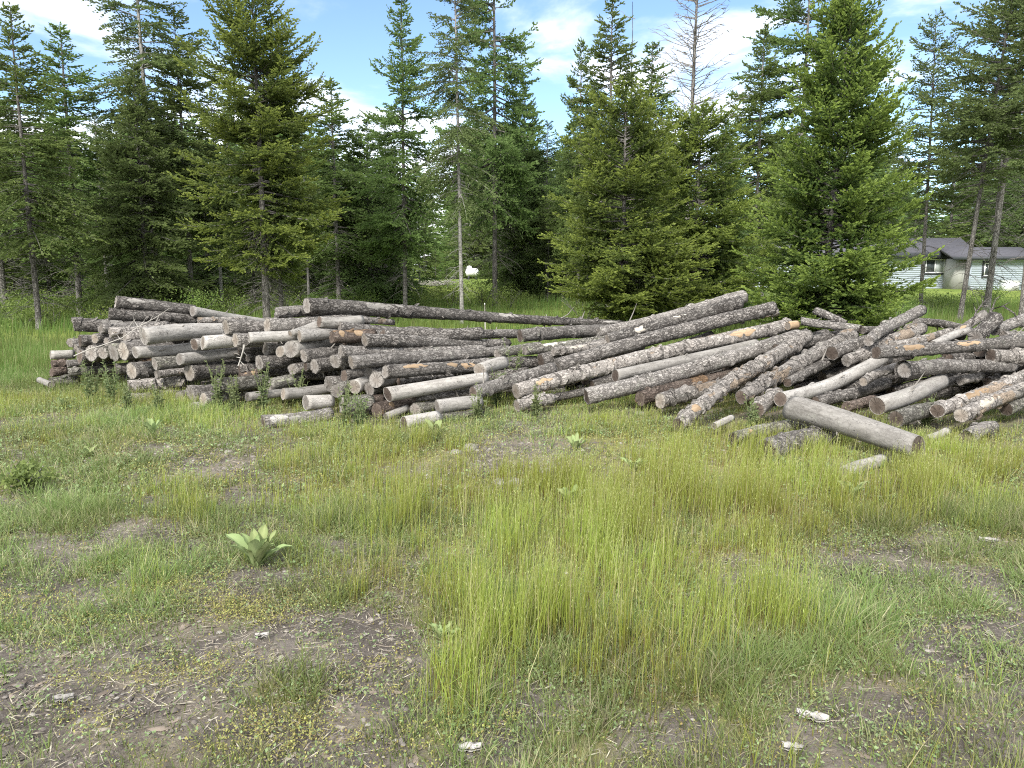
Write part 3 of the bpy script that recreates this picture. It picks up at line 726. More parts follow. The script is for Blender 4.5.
        Vs = np.stack([bx2 + rr * np.cos(th), by2 + rr * np.sin(th), tt * ln], -1).reshape(-1, 3)
        ii, jj = np.meshgrid(np.arange(na - 1), np.arange(nb - 1), indexing='ij')
        Fs = np.stack([ii * nb + jj, (ii + 1) * nb + jj, (ii + 1) * nb + jj + 1, ii * nb + jj + 1], -1).reshape(-1, 4)
        o = part('exposed_wood', mesh_np('scar', Vs, [Fs], [mat], None, True), root)
    if l.get('ring'):
        mb = MB(); th = np.linspace(.6, 5.6, 20); rr = l['r0'] * (1.13 + .10 * np.linspace(0, 1, 20))
        Vs = np.concatenate([np.stack([rr * np.cos(th) * f, rr * np.sin(th) * f, np.full(20, z)], -1) for z, f in ((-.035, 1.05), (.02, 1.0), (.10, .97))])
        k = np.arange(19); mb.add(Vs, [np.concatenate([np.stack([k + o, k + 1 + o, k + 21 + o, k + 20 + o], -1) for o in (0, 20)])])
        mb.build('bark_sleeve', M['bark_dark'], root, True)
    for s in range(l.get('stubs', 0 if l.get('fill') or ln < .8 else 2)):
        mb = MB(); z0 = rg.uniform(.1, .95) * ln; th = rg.uniform(0, 6.3); tt = z0 / ln; rr = l['r0'] + (l['r1'] - l['r0']) * tt
        bx2, by2 = axis_pts(l, np.array(tt), bend)
        d = np.array((math.cos(th), math.sin(th), rg.uniform(.2, .9))); d /= np.linalg.norm(d)
        L = rg.uniform(.02, .07) if rg.random() < .7 else rg.uniform(.10, .26); b = np.array((bx2, by2, z0)) + np.array((math.cos(th), math.sin(th), 0)) * rr * .85
        w = np.array((rg.normal(0, .02), rg.normal(0, .02), 0))
        mb.tube([b, b + d * (rr * .15 + L * .5), b + d * (rr * .15 + L) + w * L * 6], [rg.uniform(.006, .013), .007, .004], 6)
        mb.build('branch_stub', M['twig'], root, True)
    zmin = min(l['p0'][2] - l['r0'], l['p1'][2] - l['r1'])
    if zmin < .35: LOG_FOOT.append((l['p0'][:2].copy(), l['p1'][:2].copy(), max(l['r0'], l['r1'])))

for i, l in enumerate(LOGS): l['group'] = ('dark logs inside the stacked pile' if 'stacked' in l['label'] else 'dark logs under the slanting heap') if l.get('fill') else SL if i < N_SL else SM if i < N_SM else SR
for i, l in enumerate(LOGS): make_log(i, l)

# bleached branches lying on the stacks
def branch(label, pts, rad, twigs=(), mat='bleached'):
    o = empty('dead_branch', pts[0], label, 'branch', 'dead branches on the log pile')
    b = np.array(pts[0]); mb = MB(); mb.tube(np.array(pts) - b, np.linspace(rad, rad * .4, len(pts)), 6); mb.build('stem', M[mat], o, True)
    for tw in twigs:
        mb = MB(); mb.tube(np.array(tw) - b, np.linspace(rad * .5, rad * .2, len(tw)), 5); mb.build('twig', M[mat], o, True)
    return o
d = 9.45
branch('long bleached bent stick lying over the far stack beside the big silver log', [at(74, 356, d + .2), at(90, 349, d + .1), at(106, 344, d), at(122, 338, d), at(138, 327, d), at(155, 318, d), at(170, 308, d)], .008,
       [[at(138, 327, d), at(134, 320, d), at(133, 315, d)], [at(141, 325, d), at(146, 318, d)], [at(150, 321, d), at(154, 314, d)], [at(120, 339, d), at(116, 333, d)]])
d = 8.75
branch('twisted white snag hanging over the black hollow', [at(244, 345, d), at(243, 352, d - .05), at(241, 358, d), at(238, 366, d)], .014, [[at(243, 351, d), at(247, 356, d)], [at(241, 358, d), at(236, 357, d)], [at(240, 361, d), at(244, 365, d)]])
d = 9.3
branch('thin dead branch arching over the crest beside the stout stub', [at(985, 322, d), at(992, 309, d), at(1003, 306, d), at(1014, 313, d), at(1019, 322, d)], .016, [[at(992, 309, d), at(996, 299, d), at(1000, 296, d)], [at(1003, 306, d), at(1010, 302, d)]], 'bark_dark')
branch('dark upswept dead branch at the crest in front of the house', [at(972, 326, d), at(976, 312, d), at(983, 303, d), at(990, 297, d)], .014, [[at(976, 312, d), at(973, 303, d)], [at(983, 303, d), at(981, 296, d)], [at(979, 307, d), at(990, 305, d)]], 'bark_dark')
# ------------------------------------------------------------------ grasses and litter (what nobody could count)
def in_logs(x, y):
    bad = np.zeros(len(x), bool)
    for p0, p1, r in LOG_FOOT:
        d = p1 - p0; L2 = d @ d + 1e-9
        tt = np.clip(((x - p0[0]) * d[0] + (y - p0[1]) * d[1]) / L2, 0, 1)
        bad |= (x - p0[0] - tt * d[0]) ** 2 + (y - p0[1] - tt * d[1]) ** 2 < (r * .9) ** 2
    return bad

def scatter(n, d0, d1, margin=1.12):
    """n points spread evenly over the part of the ground in front of the standpoint between d0 and d1 metres"""
    margin = 1.42
    y = np.sqrt(rng.uniform(d0 * d0, d1 * d1, n))
    x = rng.uniform(-1, 1, n) * y * (512 / F_PX) * margin / math.cos(PITCH) * 1.0
    return x, y

def blades(x, y, h, w, lean, az, seg=3, face=None, z=None, dry=None, twist=.6, t0=0.0):
    """ribbons: base x,y, height h, width w, horizontal reach lean*h towards az"""
    n = len(x)
    if z is None: z = gh(x, y) - .006
    face = rng.uniform(0, 2 * math.pi, n) if face is None else face
    T = np.linspace(0, 1, seg + 1)
    rows = []
    for k, tt in enumerate(T):
        bend = lean * h * tt ** 1.8
        cx = x + np.cos(az) * bend; cy = y + np.sin(az) * bend; cz = z + h * tt * (1 - .18 * lean * tt)
        ww = w * (1 - tt ** 1.6) * .5 if k < seg else 0 * w
        a = face + twist * tt
        if k < seg:
            rows.append(np.stack([cx - np.cos(a) * ww, cy - np.sin(a) * ww, cz], -1)); rows.append(np.stack([cx + np.cos(a) * ww, cy + np.sin(a) * ww, cz], -1))
        else: rows.append(np.stack([cx, cy, cz], -1))
    V = np.stack(rows, 1); m = V.shape[1]                        # (n, m, 3)
    b = np.arange(n)[:, None] * m
    Q = np.concatenate([b + np.array([2 * k, 2 * k + 1, 2 * k + 3, 2 * k + 2]) for k in range(seg - 1)], 0) if seg > 1 else np.zeros((0, 4), int)
    Tr = b + np.array([2 * seg - 2, 2 * seg - 1, 2 * seg])
    tip = np.concatenate([np.repeat(T[:-1], 2), [1.0]]) * (1 - t0) + t0
    rnd = .5 * rng.random(n) + np.clip(fbm(x * .9, y * .9, 151, 3) * 1.6 - .55, 0, .5); dry = np.zeros(n) if dry is None else dry
    return (V.reshape(-1, 3), [Q, Tr], dict(tip=np.tile(tip, n), rnd=np.repeat(rnd, m), dry=np.repeat(dry, m)))

def cards(x, y, z, L, w, az, pitch, dry, tip=.6, roll=None):
    """small flat lozenges (leaflets, seed heads, straw)"""
    n = len(x)
    roll = rng.uniform(-.5, .5, n) if roll is None else roll
    dx, dy, dz = np.cos(az) * np.cos(pitch), np.sin(az) * np.cos(pitch), np.sin(pitch)
    sx, sy = -np.sin(az), np.cos(az)
    P = np.stack([x, y, z], -1); D = np.stack([dx, dy, dz], -1) * L[:, None]
    S = np.stack([sx, sy, np.sin(roll)], -1) * (w * .5)[:, None]
    V = np.stack([P, P + D * .5 + S, P + D, P + D * .5 - S], 1)
    b = np.arange(n)[:, None] * 4 + np.arange(4)
    return V.reshape(-1, 3), [b], dict(tip=np.full(4 * n, tip) if np.isscalar(tip) else np.repeat(tip, 4), rnd=np.repeat(rng.random(n), 4), dry=np.repeat(dry, 4))

def pick(x, y, p):
    k = (rng.random(len(x)) < p) & ~in_logs(x, y)
    return x[k], y[k]

# tall yellow-green stems with fine seed heads
mb = MB(); far_mb = MB(); near_mb = mb
for (n, d0, d1, hw, seg) in ((120000, 1.9, 5.0, 1.0, 3), (290000, 5.0, 9.5, 1.35, 3), (114000, 9.5, 16, 2.0, 2), (114000, 16, 34, 3.6, 2)):
    mb = far_mb if d0 > 9 else near_mb
    x, y = scatter(n, d0, d1)
    tl, br, sh, yl = cover(x, y)
    clump = np.clip(fbm(x * 6, y * 6, 91, 3) * 3.0 - 1.0, 0, 1.2) * np.clip(fbm(x * 1.9, y * 1.9, 95, 3) * 2.6 - .45, .30, 1)
    far_k = np.clip((y - 7.5) / 3, 0, 1)
    p = np.clip(tl ** 1.1 * (clump * (1 - far_k) + far_k * .8), 0, 1)
    k = (rng.random(n) < p) & ~in_logs(x, y)
    x, y, tl = x[k], y[k], tl[k]; n = len(x)
    h = (.10 + .25 * tl) * rng.uniform(.45, 1.3, n) * (.55 + .9 * fbm(x * 2.6, y * 2.6, 131, 3)) * np.interp(y, [3.5, 5.0, 6.6, 10, 12, 17, 18], [1.0, .95, .64, .62, .85, 1.0, 1.25])
    w = rng.uniform(.0020, .0048, n) * hw
    lean = np.abs(rng.normal(.10, .16, n)) + (rng.random(n) < .07) * rng.uniform(.3, 1.1, n); az = rng.normal(.4, 1.3, n)
    dry = (rng.random(n) < .13) * rng.uniform(.3, 1.0, n)
    V, F, A = blades(x, y, h, w, lean, az, seg, dry=dry); mb.add(V, F, **A)
    kk = (rng.random(n) < np.where(y < 9.5, .38, .08))                # seed heads
    hx, hy, hh, ln, aa = x[kk], y[kk], h[kk], lean[kk], az[kk]
    for q in range(3):
        tt = 1.0 - .10 * q
        bx = hx + np.cos(aa) * ln * hh * tt ** 1.8; by = hy + np.sin(aa) * ln * hh * tt ** 1.8; bz = gh(hx, hy) + hh * tt * (1 - .18 * ln * tt)
        m_ = len(bx)
        V, F, A = cards(bx, by, bz, rng.uniform(.007, .018, m_) * (1 + .2 * hw), rng.uniform(.0016, .0034, m_) * hw, rng.uniform(0, 6.3, m_), rng.uniform(.5, 1.5, m_), rng.uniform(.1, .5, m_), tip=1.0)
        mb.add(V, F, **A)
tag(far_mb.build('meadow_grass', M['grass_far']), 'green meadow grass beyond and around the log piles', 'grass', kind='stuff')
tag(near_mb.build('tall_grass', M['grass_tall']), 'tall yellow-green grass with fine seed heads standing before the log piles', 'grass', kind='stuff')

# short grey-green tufts
mb = MB()
for (nc, d0, d1, per, ws, seg) in ((14000, 1.9, 5.0, 14, 1.0, 3), (26500, 5.0, 12, 9, 1.5, 2)):
    cx, cy = scatter(nc, d0, d1)
    tl, br, sh, yl = cover(cx, cy)
    k = rng.random(nc) < np.clip(sh * 1.0 + .05, 0, 1); cx, cy, s = cx[k], cy[k], sh[k]
    sp = rng.uniform(.02, .075, len(cx))
    x = np.repeat(cx, per) + rng.normal(0, 1, len(cx) * per) * np.repeat(sp, per); y = np.repeat(cy, per) + rng.normal(0, 1, len(cx) * per) * np.repeat(sp, per)
    hc = np.repeat((.05 + .11 * s) * rng.uniform(.5, 1.35, len(cx)), per)
    dc = np.repeat((rng.random(len(cx)) < .2) * rng.uniform(.2, .8, len(cx)), per)
    az = np.arctan2(y - np.repeat(cy, per), x - np.repeat(cx, per)) + rng.normal(0, .5, len(x))
    k = ~in_logs(x, y); x, y, hc, dc, az = x[k], y[k], hc[k], dc[k], az[k]; n = len(x)
    V, F, A = blades(x, y, hc * rng.uniform(.6, 1.15, n), rng.uniform(.0025, .0055, n) * ws, np.abs(rng.normal(.55, .3, n)), az, seg, dry=np.clip(dc + (rng.random(n) < .08) * .7, 0, 1))
    mb.add(V, F, **A)
tag(mb.build('short_grass', M['grass_short']), 'short grey-green grass tufts scattered over the bare clearing', 'grass', kind='stuff')

# low broad-leaved ground cover and the yellowish creeping weed
for name, mat, seed, lay, nc, per, sz, lab in (('ground_cover', 'cover_leaf', 0, 'short', 33000, 12, .0125, 'low broad-leaved green weeds creeping between the grass tufts'),
                                         ('yellow_weeds', 'sedum', 1, 'yellow', 45000, 18, .0085, 'yellowish creeping weeds on the bare stony soil')):
    mb = MB()
    for (n, d0, d1, k_) in ((nc, 1.9, 5.0, 1.0), (nc, 5.0, 11.0, 1.7)):
        cx, cy = scatter(n, d0, d1)
        tl, br, sh, yl = cover(cx, cy)
        p = np.clip(sh * .9 * np.clip(fbm(cx * 3, cy * 3, 63, 3) * 2.5 - .6, 0, 1) + .06, 0, 1) if lay == 'short' else np.clip(yl * .8 + .03, 0, 1)
        k = rng.random(n) < p; cx, cy = cx[k], cy[k]; c = len(cx)
        sp = rng.uniform(.012, .04, c) * k_
        x = np.repeat(cx, per) + rng.normal(0, 1, c * per) * np.repeat(sp, per); y = np.repeat(cy, per) + rng.normal(0, 1, c * per) * np.repeat(sp, per)
        kk = ~in_logs(x, y); x, y = x[kk], y[kk]; m_ = len(x)
        L = rng.uniform(.5, 1.5, m_) * sz * k_
        V, F, A = cards(x, y, gh(x, y) + rng.uniform(.0, .035, m_) * k_, L, L * rng.uniform(.4, .75, m_), rng.uniform(0, 6.3, m_), rng.uniform(-.1, .9, m_), (rng.random(m_) < .07) * rng.uniform(.2, .7, m_), tip=rng.random(m_))
        mb.add(V, F, **A)
    tag(mb.build(name, M[mat]), lab, 'weeds', kind='stuff')

# dry straw lying flat, splinters and small stones
mb = MB()
for (n, d0, d1, k_) in ((56000, 1.9, 5.0, 1.0), (50000, 5.0, 11, 1.6)):
    x, y = scatter(n, d0, d1)
    tl, br, sh, yl = cover(x, y)
    x, y = pick(x, y, np.clip(.18 + .55 * br + .3 * tl, 0, 1) * np.clip(fbm(x * 2.5, y * 2.5, 77, 3) * 2.2 - .5, .1, 1)); m_ = len(x)
    L = rng.gamma(2.0, .018, m_) + .008
    V, F, A = cards(x, y, gh(x, y) + rng.uniform(.004, .02, m_), L * k_, rng.uniform(.0018, .005, m_) * k_, rng.uniform(0, 6.3, m_), rng.normal(0, .12, m_), (rng.random(m_) < .35) * rng.uniform(.3, 1, m_), tip=rng.random(m_), roll=rng.normal(0, .15, m_))
    mb.add(V, F, **A)
tag(mb.build('straw_litter', M['litter']), 'dry straw and needle litter lying on the bare soil', 'litter', kind='stuff')

def pebble_mesh(name, n, d0, d1, smin, smax, mat, lab, barew=1.0, flat=.5, elong=1.4):
    x, y = scatter(n, d0, d1)
    tl, br, sh, yl = cover(x, y)
    x, y = pick(x, y, np.clip(.12 + barew * br, 0, 1)); m_ = len(x)
    base = np.array([(1,0,0),(.5,.87,0),(-.5,.87,0),(-1,0,0),(-.5,-.87,0),(.5,-.87,0),(.45,.3,.8),(-.4,.35,.9),(0,-.5,.75)])
    fs = np.array([(0,1,6),(1,2,7),(1,7,6),(2,3,7),(3,4,8),(3,8,7),(4,5,8),(5,0,6),(5,6,8),(6,7,8)])
    s = smin * (smax / smin) ** (rng.random(m_) ** 2.2) * .5 * np.clip(y / 4, 1, 1.8)
    a = rng.uniform(0, 6.3, m_); jit = rng.uniform(.7, 1.3, (m_, 9, 3))
    B = base[None] * jit * np.stack([s * elong, s, s * flat * 1.6], -1)[:, None, :]
    X = B[..., 0] * np.cos(a)[:, None] - B[..., 1] * np.sin(a)[:, None] + x[:, None]; Y = B[..., 0] * np.sin(a)[:, None] + B[..., 1] * np.cos(a)[:, None] + y[:, None]
    Z = B[..., 2] + gh(x, y)[:, None] + .002 - s[:, None] * .1
    V = np.stack([X, Y, Z], -1).reshape(-1, 3)
    F = (np.arange(m_)[:, None, None] * 9 + fs[None]).reshape(-1, 3)
    me = mesh_np(name, V, [F], [mat], dict(rnd=np.repeat(rng.random(m_), 9)))
    tag(part(name, me), lab[0], lab[1], kind='stuff')
def speck_mat(name, a, b, c):
    t = NT(name); r = t.attr('rnd'); v = t.n('ShaderNodeTexCoord').outputs['Object']
    col = t.mix(t.ramp(r, 0, .7), a, b); col = t.mix(t.ramp(r, .8, .95), col, c)
    nz = t.noise(v, 160, 4, .6); col = t.mix(t.math('MULTIPLY', nz, .4), col, (.1, .085, .07))
    return t.finish(col, .9, nz, .4, .004, .2)
pebble_mesh('gravel', 43000, 1.9, 7.0, .003, .026, speck_mat('field_stone', (.11, .095, .085), (.21, .19, .17), (.33, .31, .28)), ('small grey stones strewn over the bare soil', 'gravel'))
pebble_mesh('wood_chips', 11400, 1.9, 7.0, .005, .035, speck_mat('wood_chip', (.13, .105, .085), (.25, .205, .165), (.36, .32, .27)), ('pale wood and bark chips strewn over the bare soil', 'wood chips'), .9, .16, 2.6)
# ------------------------------------------------------------------ trees
def shoots(P, D, L, W, tip, rg, planes=2):
    """needle-covered shoots: crossed lozenges from P along D"""
    n = len(P)
    ref = rg.normal(0, 1, (n, 3)); S = np.cross(D, ref); S /= np.linalg.norm(S, axis=1)[:, None] + 1e-9
    out = []
    for k in range(planes):
        a = S if k == 0 else np.cross(D, S)
        m1 = P + D * (L * .45)[:, None]
        out.append(np.stack([P, m1 + a * (W * .5)[:, None], P + D * L[:, None], m1 - a * (W * .5)[:, None]], 1))
    V = np.concatenate(out, 0); m = len(V)
    tip4 = np.tile(np.stack([tip * .5, tip * .8, tip, tip * .8], 1), (planes, 1)).ravel()
    rnd = np.tile(np.repeat(rg.random(n), 4).reshape(n, 4), (planes, 1)).ravel()
    return V.reshape(-1, 3), np.arange(m * 4).reshape(m, 4), tip4, rnd

def conifer(seed, H, Rm, cb, nb, e_top=35, e_bot=-8, droop=.25, up=.18, prof=.8, step=.10, sl=.10, sw=.42, twig=.42, gap=.15, irr=.35, rad=None, dead=30, planes=2, tipk=1.0, hang=.12, tw_len=.55, vol=.16):
    """one conifer: trunk mesh (with bare lower limbs) and crown mesh, base at the origin"""
    rg = np.random.default_rng(seed)
    rad = rad or H * .0095 + .02
    tr = MB()
    zz = np.linspace(-.15, H, 16); wob = np.cumsum(rg.normal(0, .012 * H / 10, (16, 2)), 0) * np.linspace(0, 1, 16)[:, None]
    TP = np.column_stack([wob, zz]); trd = rad * (1 - np.clip(zz / H, 0, 1)) ** .8 + .006; trd[0] *= 1.35
    tr.tube(TP, trd, 9)
    tpos = lambda z: np.array([np.interp(z, zz, TP[:, 0]), np.interp(z, zz, TP[:, 1]), z])
    CV, CF, CT, CR = [], [], [], []; off = 0
    z0 = cb * H
    tl_ = np.sort(1 - (1 - rg.random(nb)) ** 1.0)
    sect = rg.uniform(.65, 1.25, 8)
    for tb in tl_:
        z = z0 + (H - z0) * tb * .985
        az = rg.uniform(0, 2 * math.pi)
        L = Rm * ((1 - tb) ** prof) * rg.uniform(1 - irr, 1 + irr * .5) * (.8 + .2 * sect[int(az / 6.2832 * 8) % 8]) + .10
        if tb < .12: L *= .55 + tb * 3.5
        if rg.random() < gap * .5: continue
        el = R(e_bot + (e_top - e_bot) * tb ** 1.3 + rg.normal(0, 6))
        m = 9; s = np.linspace(0, 1, m)
        ca, sa = math.cos(az), math.sin(az); baz = rg.normal(0, .25)
        hx = L * s * math.cos(el); side = L * baz * s * s * .4
        hz = L * (s * math.sin(el) - droop * s ** 2 * (1 - tb * .6) + up * s ** 3.5)
        B0 = tpos(z)
        BP = np.stack([B0[0] + hx * ca - side * sa, B0[1] + hx * sa + side * ca, B0[2] + hz], -1)
        tr.tube(BP[::2], np.linspace(max(.006, .012 * L + .004), .003, 5), 4, caps=False)
        # twigs both sides, then shoots along them
        nt = max(3, int(L / step))
        st = np.sort(rg.uniform(.10 if L < .6 else .18, 1, nt * 2)); n2 = len(st)
        sgn = np.where(np.arange(n2) % 2, 1.0, -1.0)
        base = np.stack([np.interp(st, s, BP[:, k]) for k in range(3)], -1)
        bd = np.gradient(BP, axis=0); bd /= np.linalg.norm(bd, axis=1)[:, None]
        bdir = np.stack([np.interp(st, s, bd[:, k]) for k in range(3)], -1)
        hor = np.stack([-sa * np.ones(n2), ca * np.ones(n2), np.zeros(n2)], -1) * sgn[:, None]
        ang = rg.uniform(.6, 1.15, n2)
        tdir = bdir * np.cos(ang)[:, None] + hor * np.sin(ang)[:, None]
        tdir[:, 2] += rg.normal(.02 + vol * .3, vol, n2)
        tlen = np.clip(tw_len * (1 - st * .75) * L * twig * 2 * rg.uniform(.5, 1.2, n2), .06, .75)
        ns = np.maximum(2, (tlen / (sl * .62)).astype(int))
        idx = np.repeat(np.arange(n2), ns); kk = np.concatenate([np.arange(q) for q in ns]); fr = (kk + 1) / ns[idx]
        P_ = base[idx] + tdir[idx] * (tlen[idx] * fr)[:, None]
        P_[:, 2] -= hang * tlen[idx] * fr ** 2
        lat = np.where(kk % 2, 1.0, -1.0)[:, None] * np.cross(tdir[idx], np.array((0, 0, 1.0)))
        Dd = tdir[idx] * .8 + lat * rg.uniform(.3, .95, len(idx))[:, None] + rg.normal(0, .22, (len(idx), 3)); Dd[:, 2] += .08
        Dd[fr > .99] = tdir[idx][fr > .99] + rg.normal(0, .15, ((fr > .99).sum(), 3))
        Dd /= np.linalg.norm(Dd, axis=1)[:, None]
        # new growth: the outer shoots of each branch
        outer = np.clip((st[idx] * .75 + fr * .5 - .52) * 1.5 + rg.normal(0, .15, len(idx)), 0, 1) * tipk
        # shoots on the branch axis too
        na = max(3, int(L / (sl * .8))); sa_ = np.linspace(.25, 1, na); PA = np.stack([np.interp(sa_, s, BP[:, k]) for k in range(3)], -1)
        DA = np.stack([np.interp(sa_, s, bd[:, k]) for k in range(3)], -1) + rg.normal(0, .3, (na, 3)); DA /= np.linalg.norm(DA, axis=1)[:, None]
        PP = np.concatenate([P_ - Dd * (sl * .3), PA - DA * sl * .3]); DD = np.concatenate([Dd, DA]); tt = np.concatenate([outer, sa_ ** 2 * tipk])
        SL_ = sl * rg.uniform(.65, 1.35, len(PP))
        V, F, t4, r4 = shoots(PP, DD, SL_, SL_ * sw * rg.uniform(.8, 1.2, len(PP)), tt, rg, planes)
        CV.append(V); CF.append(F + off); CT.append(t4); CR.append(r4); off += len(V)
    # leader
    nl = 14; zl = np.linspace(H * .94, H, nl); PL = np.stack([tpos(q) for q in zl]); DL = rg.normal(0, .5, (nl, 3)); DL[:, 2] = .8; DL /= np.linalg.norm(DL, axis=1)[:, None]
    V, F, t4, r4 = shoots(PL, DL, np.full(nl, sl * 1.1), np.full(nl, sl * .4), np.ones(nl) * tipk, rg, planes)
    CV.append(V); CF.append(F + off); CT.append(t4); CR.append(r4)
    for k in range(dead):                                            # bare grey limbs under the live crown
        z = H * rg.uniform(.08, max(cb, .2) + .12); az = rg.uniform(0, 6.3); L = rg.uniform(.25, 1.0) * min(1.2, Rm * .7)
        s = np.linspace(0, 1, 5); B0 = tpos(z); e = rg.uniform(-.35, .25)
        BP = B0 + np.stack([np.cos(az) * L * s, np.sin(az) * L * s, L * (e * s - .35 * s * s)], -1) + rg.normal(0, .02, (5, 3)) * s[:, None]
        tr.tube(BP, np.linspace(.010, .003, 5), 3, caps=False)
        for q in range(3):
            b = BP[rg.integers(1, 4)]; dd = np.array((math.cos(az + rg.normal(0, .8)), math.sin(az + rg.normal(0, .8)), rg.normal(-.25, .3))) * L * rg.uniform(.2, .5)
            tr.tube([b, b + dd * .5, b + dd + np.array((0, 0, -.03))], [.005, .004, .002], 3, caps=False)
    crown = (np.concatenate(CV), np.concatenate(CF), np.concatenate(CT), np.concatenate(CR))
    return tr, crown

KINDS = {}
def kind(key, needle, bark='trunk', **kw):
    tr, (V, F, t4, r4) = conifer(**kw)
    KINDS[key] = (kw['H'], tr.mesh('tree_trunk', M[bark], True), mesh_np('tree_crown', V, [F], [M[needle]], dict(tip=t4, rnd=r4)))

kind('hero',   'needle_bright', vol=0.2, seed=11, H=7.6, Rm=1.95, cb=.03, nb=430, e_top=42, e_bot=-4, droop=.22, up=0.3, prof=0.45, step=0.07, sl=0.08, sw=0.52, irr=0.5, dead=4, hang=0.04, gap=0.2)
kind('bright', 'needle_yellow', vol=0.24, hang=0.08, seed=23, H=11., Rm=2.35, cb=0.22, nb=300, e_top=38, e_bot=-14, droop=.28, up=0.3, prof=0.36, step=.085, sl=0.095, sw=0.5, irr=0.65, dead=130, gap=0.5)
kind('bushy',  'needle_yellow', vol=0.22, hang=0.06, seed=37, H=7.5, Rm=2.3, cb=.10, nb=330, e_top=34, e_bot=-8, droop=.18, up=.22, prof=0.42, step=.085, sl=0.09, sw=0.5, irr=0.6, dead=60, gap=0.4)
kind('slim',   'needle_mid', rad=0.072, vol=0.25, seed=41, H=9., Rm=1.55, cb=0.26, nb=210, e_top=40, e_bot=-18, droop=.35, up=.12, prof=0.6, step=.085, sl=.10, sw=.42, irr=.5, dead=80, tipk=.6, hang=.25, gap=.3)
kind('drooping', 'needle_dark', vol=0.25, seed=53, H=8.5, Rm=2.7, cb=0.06, nb=260, e_top=35, e_bot=-22, droop=.30, up=.20, prof=0.75, step=.085, sl=.11, sw=.42, irr=.4, dead=16, tipk=.7, hang=.22)
kind('larch',  'needle_larch', bark='trunk_pale', seed=67, H=14., Rm=2.3, cb=.30, nb=230, e_top=40, e_bot=-10, droop=.3, up=.05, prof=0.5, step=0.12, sl=.11, sw=0.42, irr=.55, dead=60, tipk=.8, hang=.35, gap=.5, rad=0.1)
kind('spire',  'needle_mid', vol=0.25, rad=0.095, seed=71, H=11., Rm=2.3, cb=.24, nb=230, e_top=30, e_bot=-24, droop=.25, up=.28, prof=0.75, step=.085, sl=.11, sw=.42, irr=.5, dead=50, tipk=.7, hang=.2, gap=.3)
kind('open',   'needle_mid', rad=0.1, seed=83, H=12., Rm=2.7, cb=0.3, nb=180, e_top=30, e_bot=-12, droop=.3, up=.2, prof=0.5, step=.10, sl=.12, sw=.42, irr=.55, dead=70, tipk=.6, hang=.22, gap=.5)
kind('high', 'needle_larch', seed=131, H=11., Rm=2.3, cb=.36, nb=150, e_top=32, e_bot=-4, droop=.16, up=.2, prof=.55, step=0.11, sl=0.105, sw=.42, irr=.55, dead=90, rad=.085, tipk=.7, hang=.2, gap=0.6)
kind('far_a',  'needle_dark', seed=91, H=11., Rm=2.7, cb=0.05, nb=190, e_top=32, e_bot=-18, droop=.25, up=.18, prof=0.65, step=.15, sl=.18, sw=.45, irr=.45, dead=30, tipk=.7, hang=.2)
kind('far_b',  'needle_mid', seed=97, H=10., Rm=2.4, cb=0.08, nb=160, e_top=36, e_bot=-12, droop=.28, up=.15, prof=0.6, step=.15, sl=.18, sw=.45, irr=.5, dead=34, tipk=.8, hang=.2, gap=.3)
kind('far_c',  'needle_larch', seed=103, H=12., Rm=2.2, cb=0.18, nb=150, e_top=36, e_bot=-10, droop=.28, up=.1, prof=0.55, step=.18, sl=.18, sw=.38, irr=.5, dead=40, tipk=.7, hang=.3, gap=.4)

def tree(name, key, u, d, top, label, group=None, rot=None, lean=(0, 0), wide=1.0, H=None):
    """a tree whose foot stands at distance d in direction u; top = height in pixels read off, or H metres"""
    x = ray(u, 300)[0] / ray(u, 300)[1] * d
    z = float(gh(x, d))
    h = H if H else at(u, top, d)[2] - z
    H0, tm, cm = KINDS[key]; s = h / H0
    o = empty(name, (x, d, z - .03), label, 'tree', group)
    o.rotation_euler = (R(lean[1]), R(lean[0]), rng.uniform(0, 6.28) if rot is None else R(rot))
    o.scale = (s * wide, s * wide, s)
    part('trunk', tm, o); part('crown', cm, o)
    return o

tree('fir_tree', 'hero', 823, 14.5, -8, 'big bushy bright-green fir with boughs down to the ground behind the slanting logs', rot=20, lean=(1.6, 0), wide=.98)
tree('fir_tree', 'bright', 266, 19.5, -22, 'tall broad fir with bright yellow-green boughs behind the middle of the pile', rot=60, wide=1.02)
tree('fir_tree', 'bright', 281, 20.5, 60, 'pale-trunked fir crowded against the tall broad bright one', rot=200, wide=.8)
tree('fir_tree', 'bushy', 622, 17.5, 88, 'mid-height bushy light-green fir where the two log heaps meet', rot=100, wide=1.05)
tree('fir_tree', 'bushy', 694, 19.5, 104, 'bushy fir between the light-green one and the big bright one', rot=250, wide=1.1)
tree('fir_tree', 'slim', 37, 20.0, 2, 'slender dark fir with a long bare straight trunk at the edge of the clearing', rot=0, wide=1.1)
tree('fir_tree', 'slim', 79, 24.5, 28, 'slender fir with a pale leaning trunk by the far corner of the pile', rot=130, lean=(-4.5, 0), wide=1.25)
tree('fir_tree', 'slim', 4, 26.0, 26, 'slender dark fir cut by the picture edge', rot=220, wide=1.4)
tree('larch_tree', 'larch', 158, 25.0, None, 'very tall thin sparse larch rising out of the picture above a drooping fir', rot=10, H=13.5)
tree('fir_tree', 'drooping', 148, 23.5, 62, 'broad dark fir with drooping boughs in front of the tall sparse larch', rot=40, wide=.95)
tree('fir_tree', 'open', 192, 26.0, 8, 'tall fir with a bare pole-like trunk between the drooping fir and the broad bright one', rot=170)
tree('fir_tree', 'slim', 339, 26.0, 78, 'thin light-green young fir with a bare stem in front of the sky gap', rot=80, wide=1.35)
tree('fir_tree', 'drooping', 371, 27.0, 118, 'short dense dark fir beside the tall straight pale trunk', rot=310, wide=1.05)
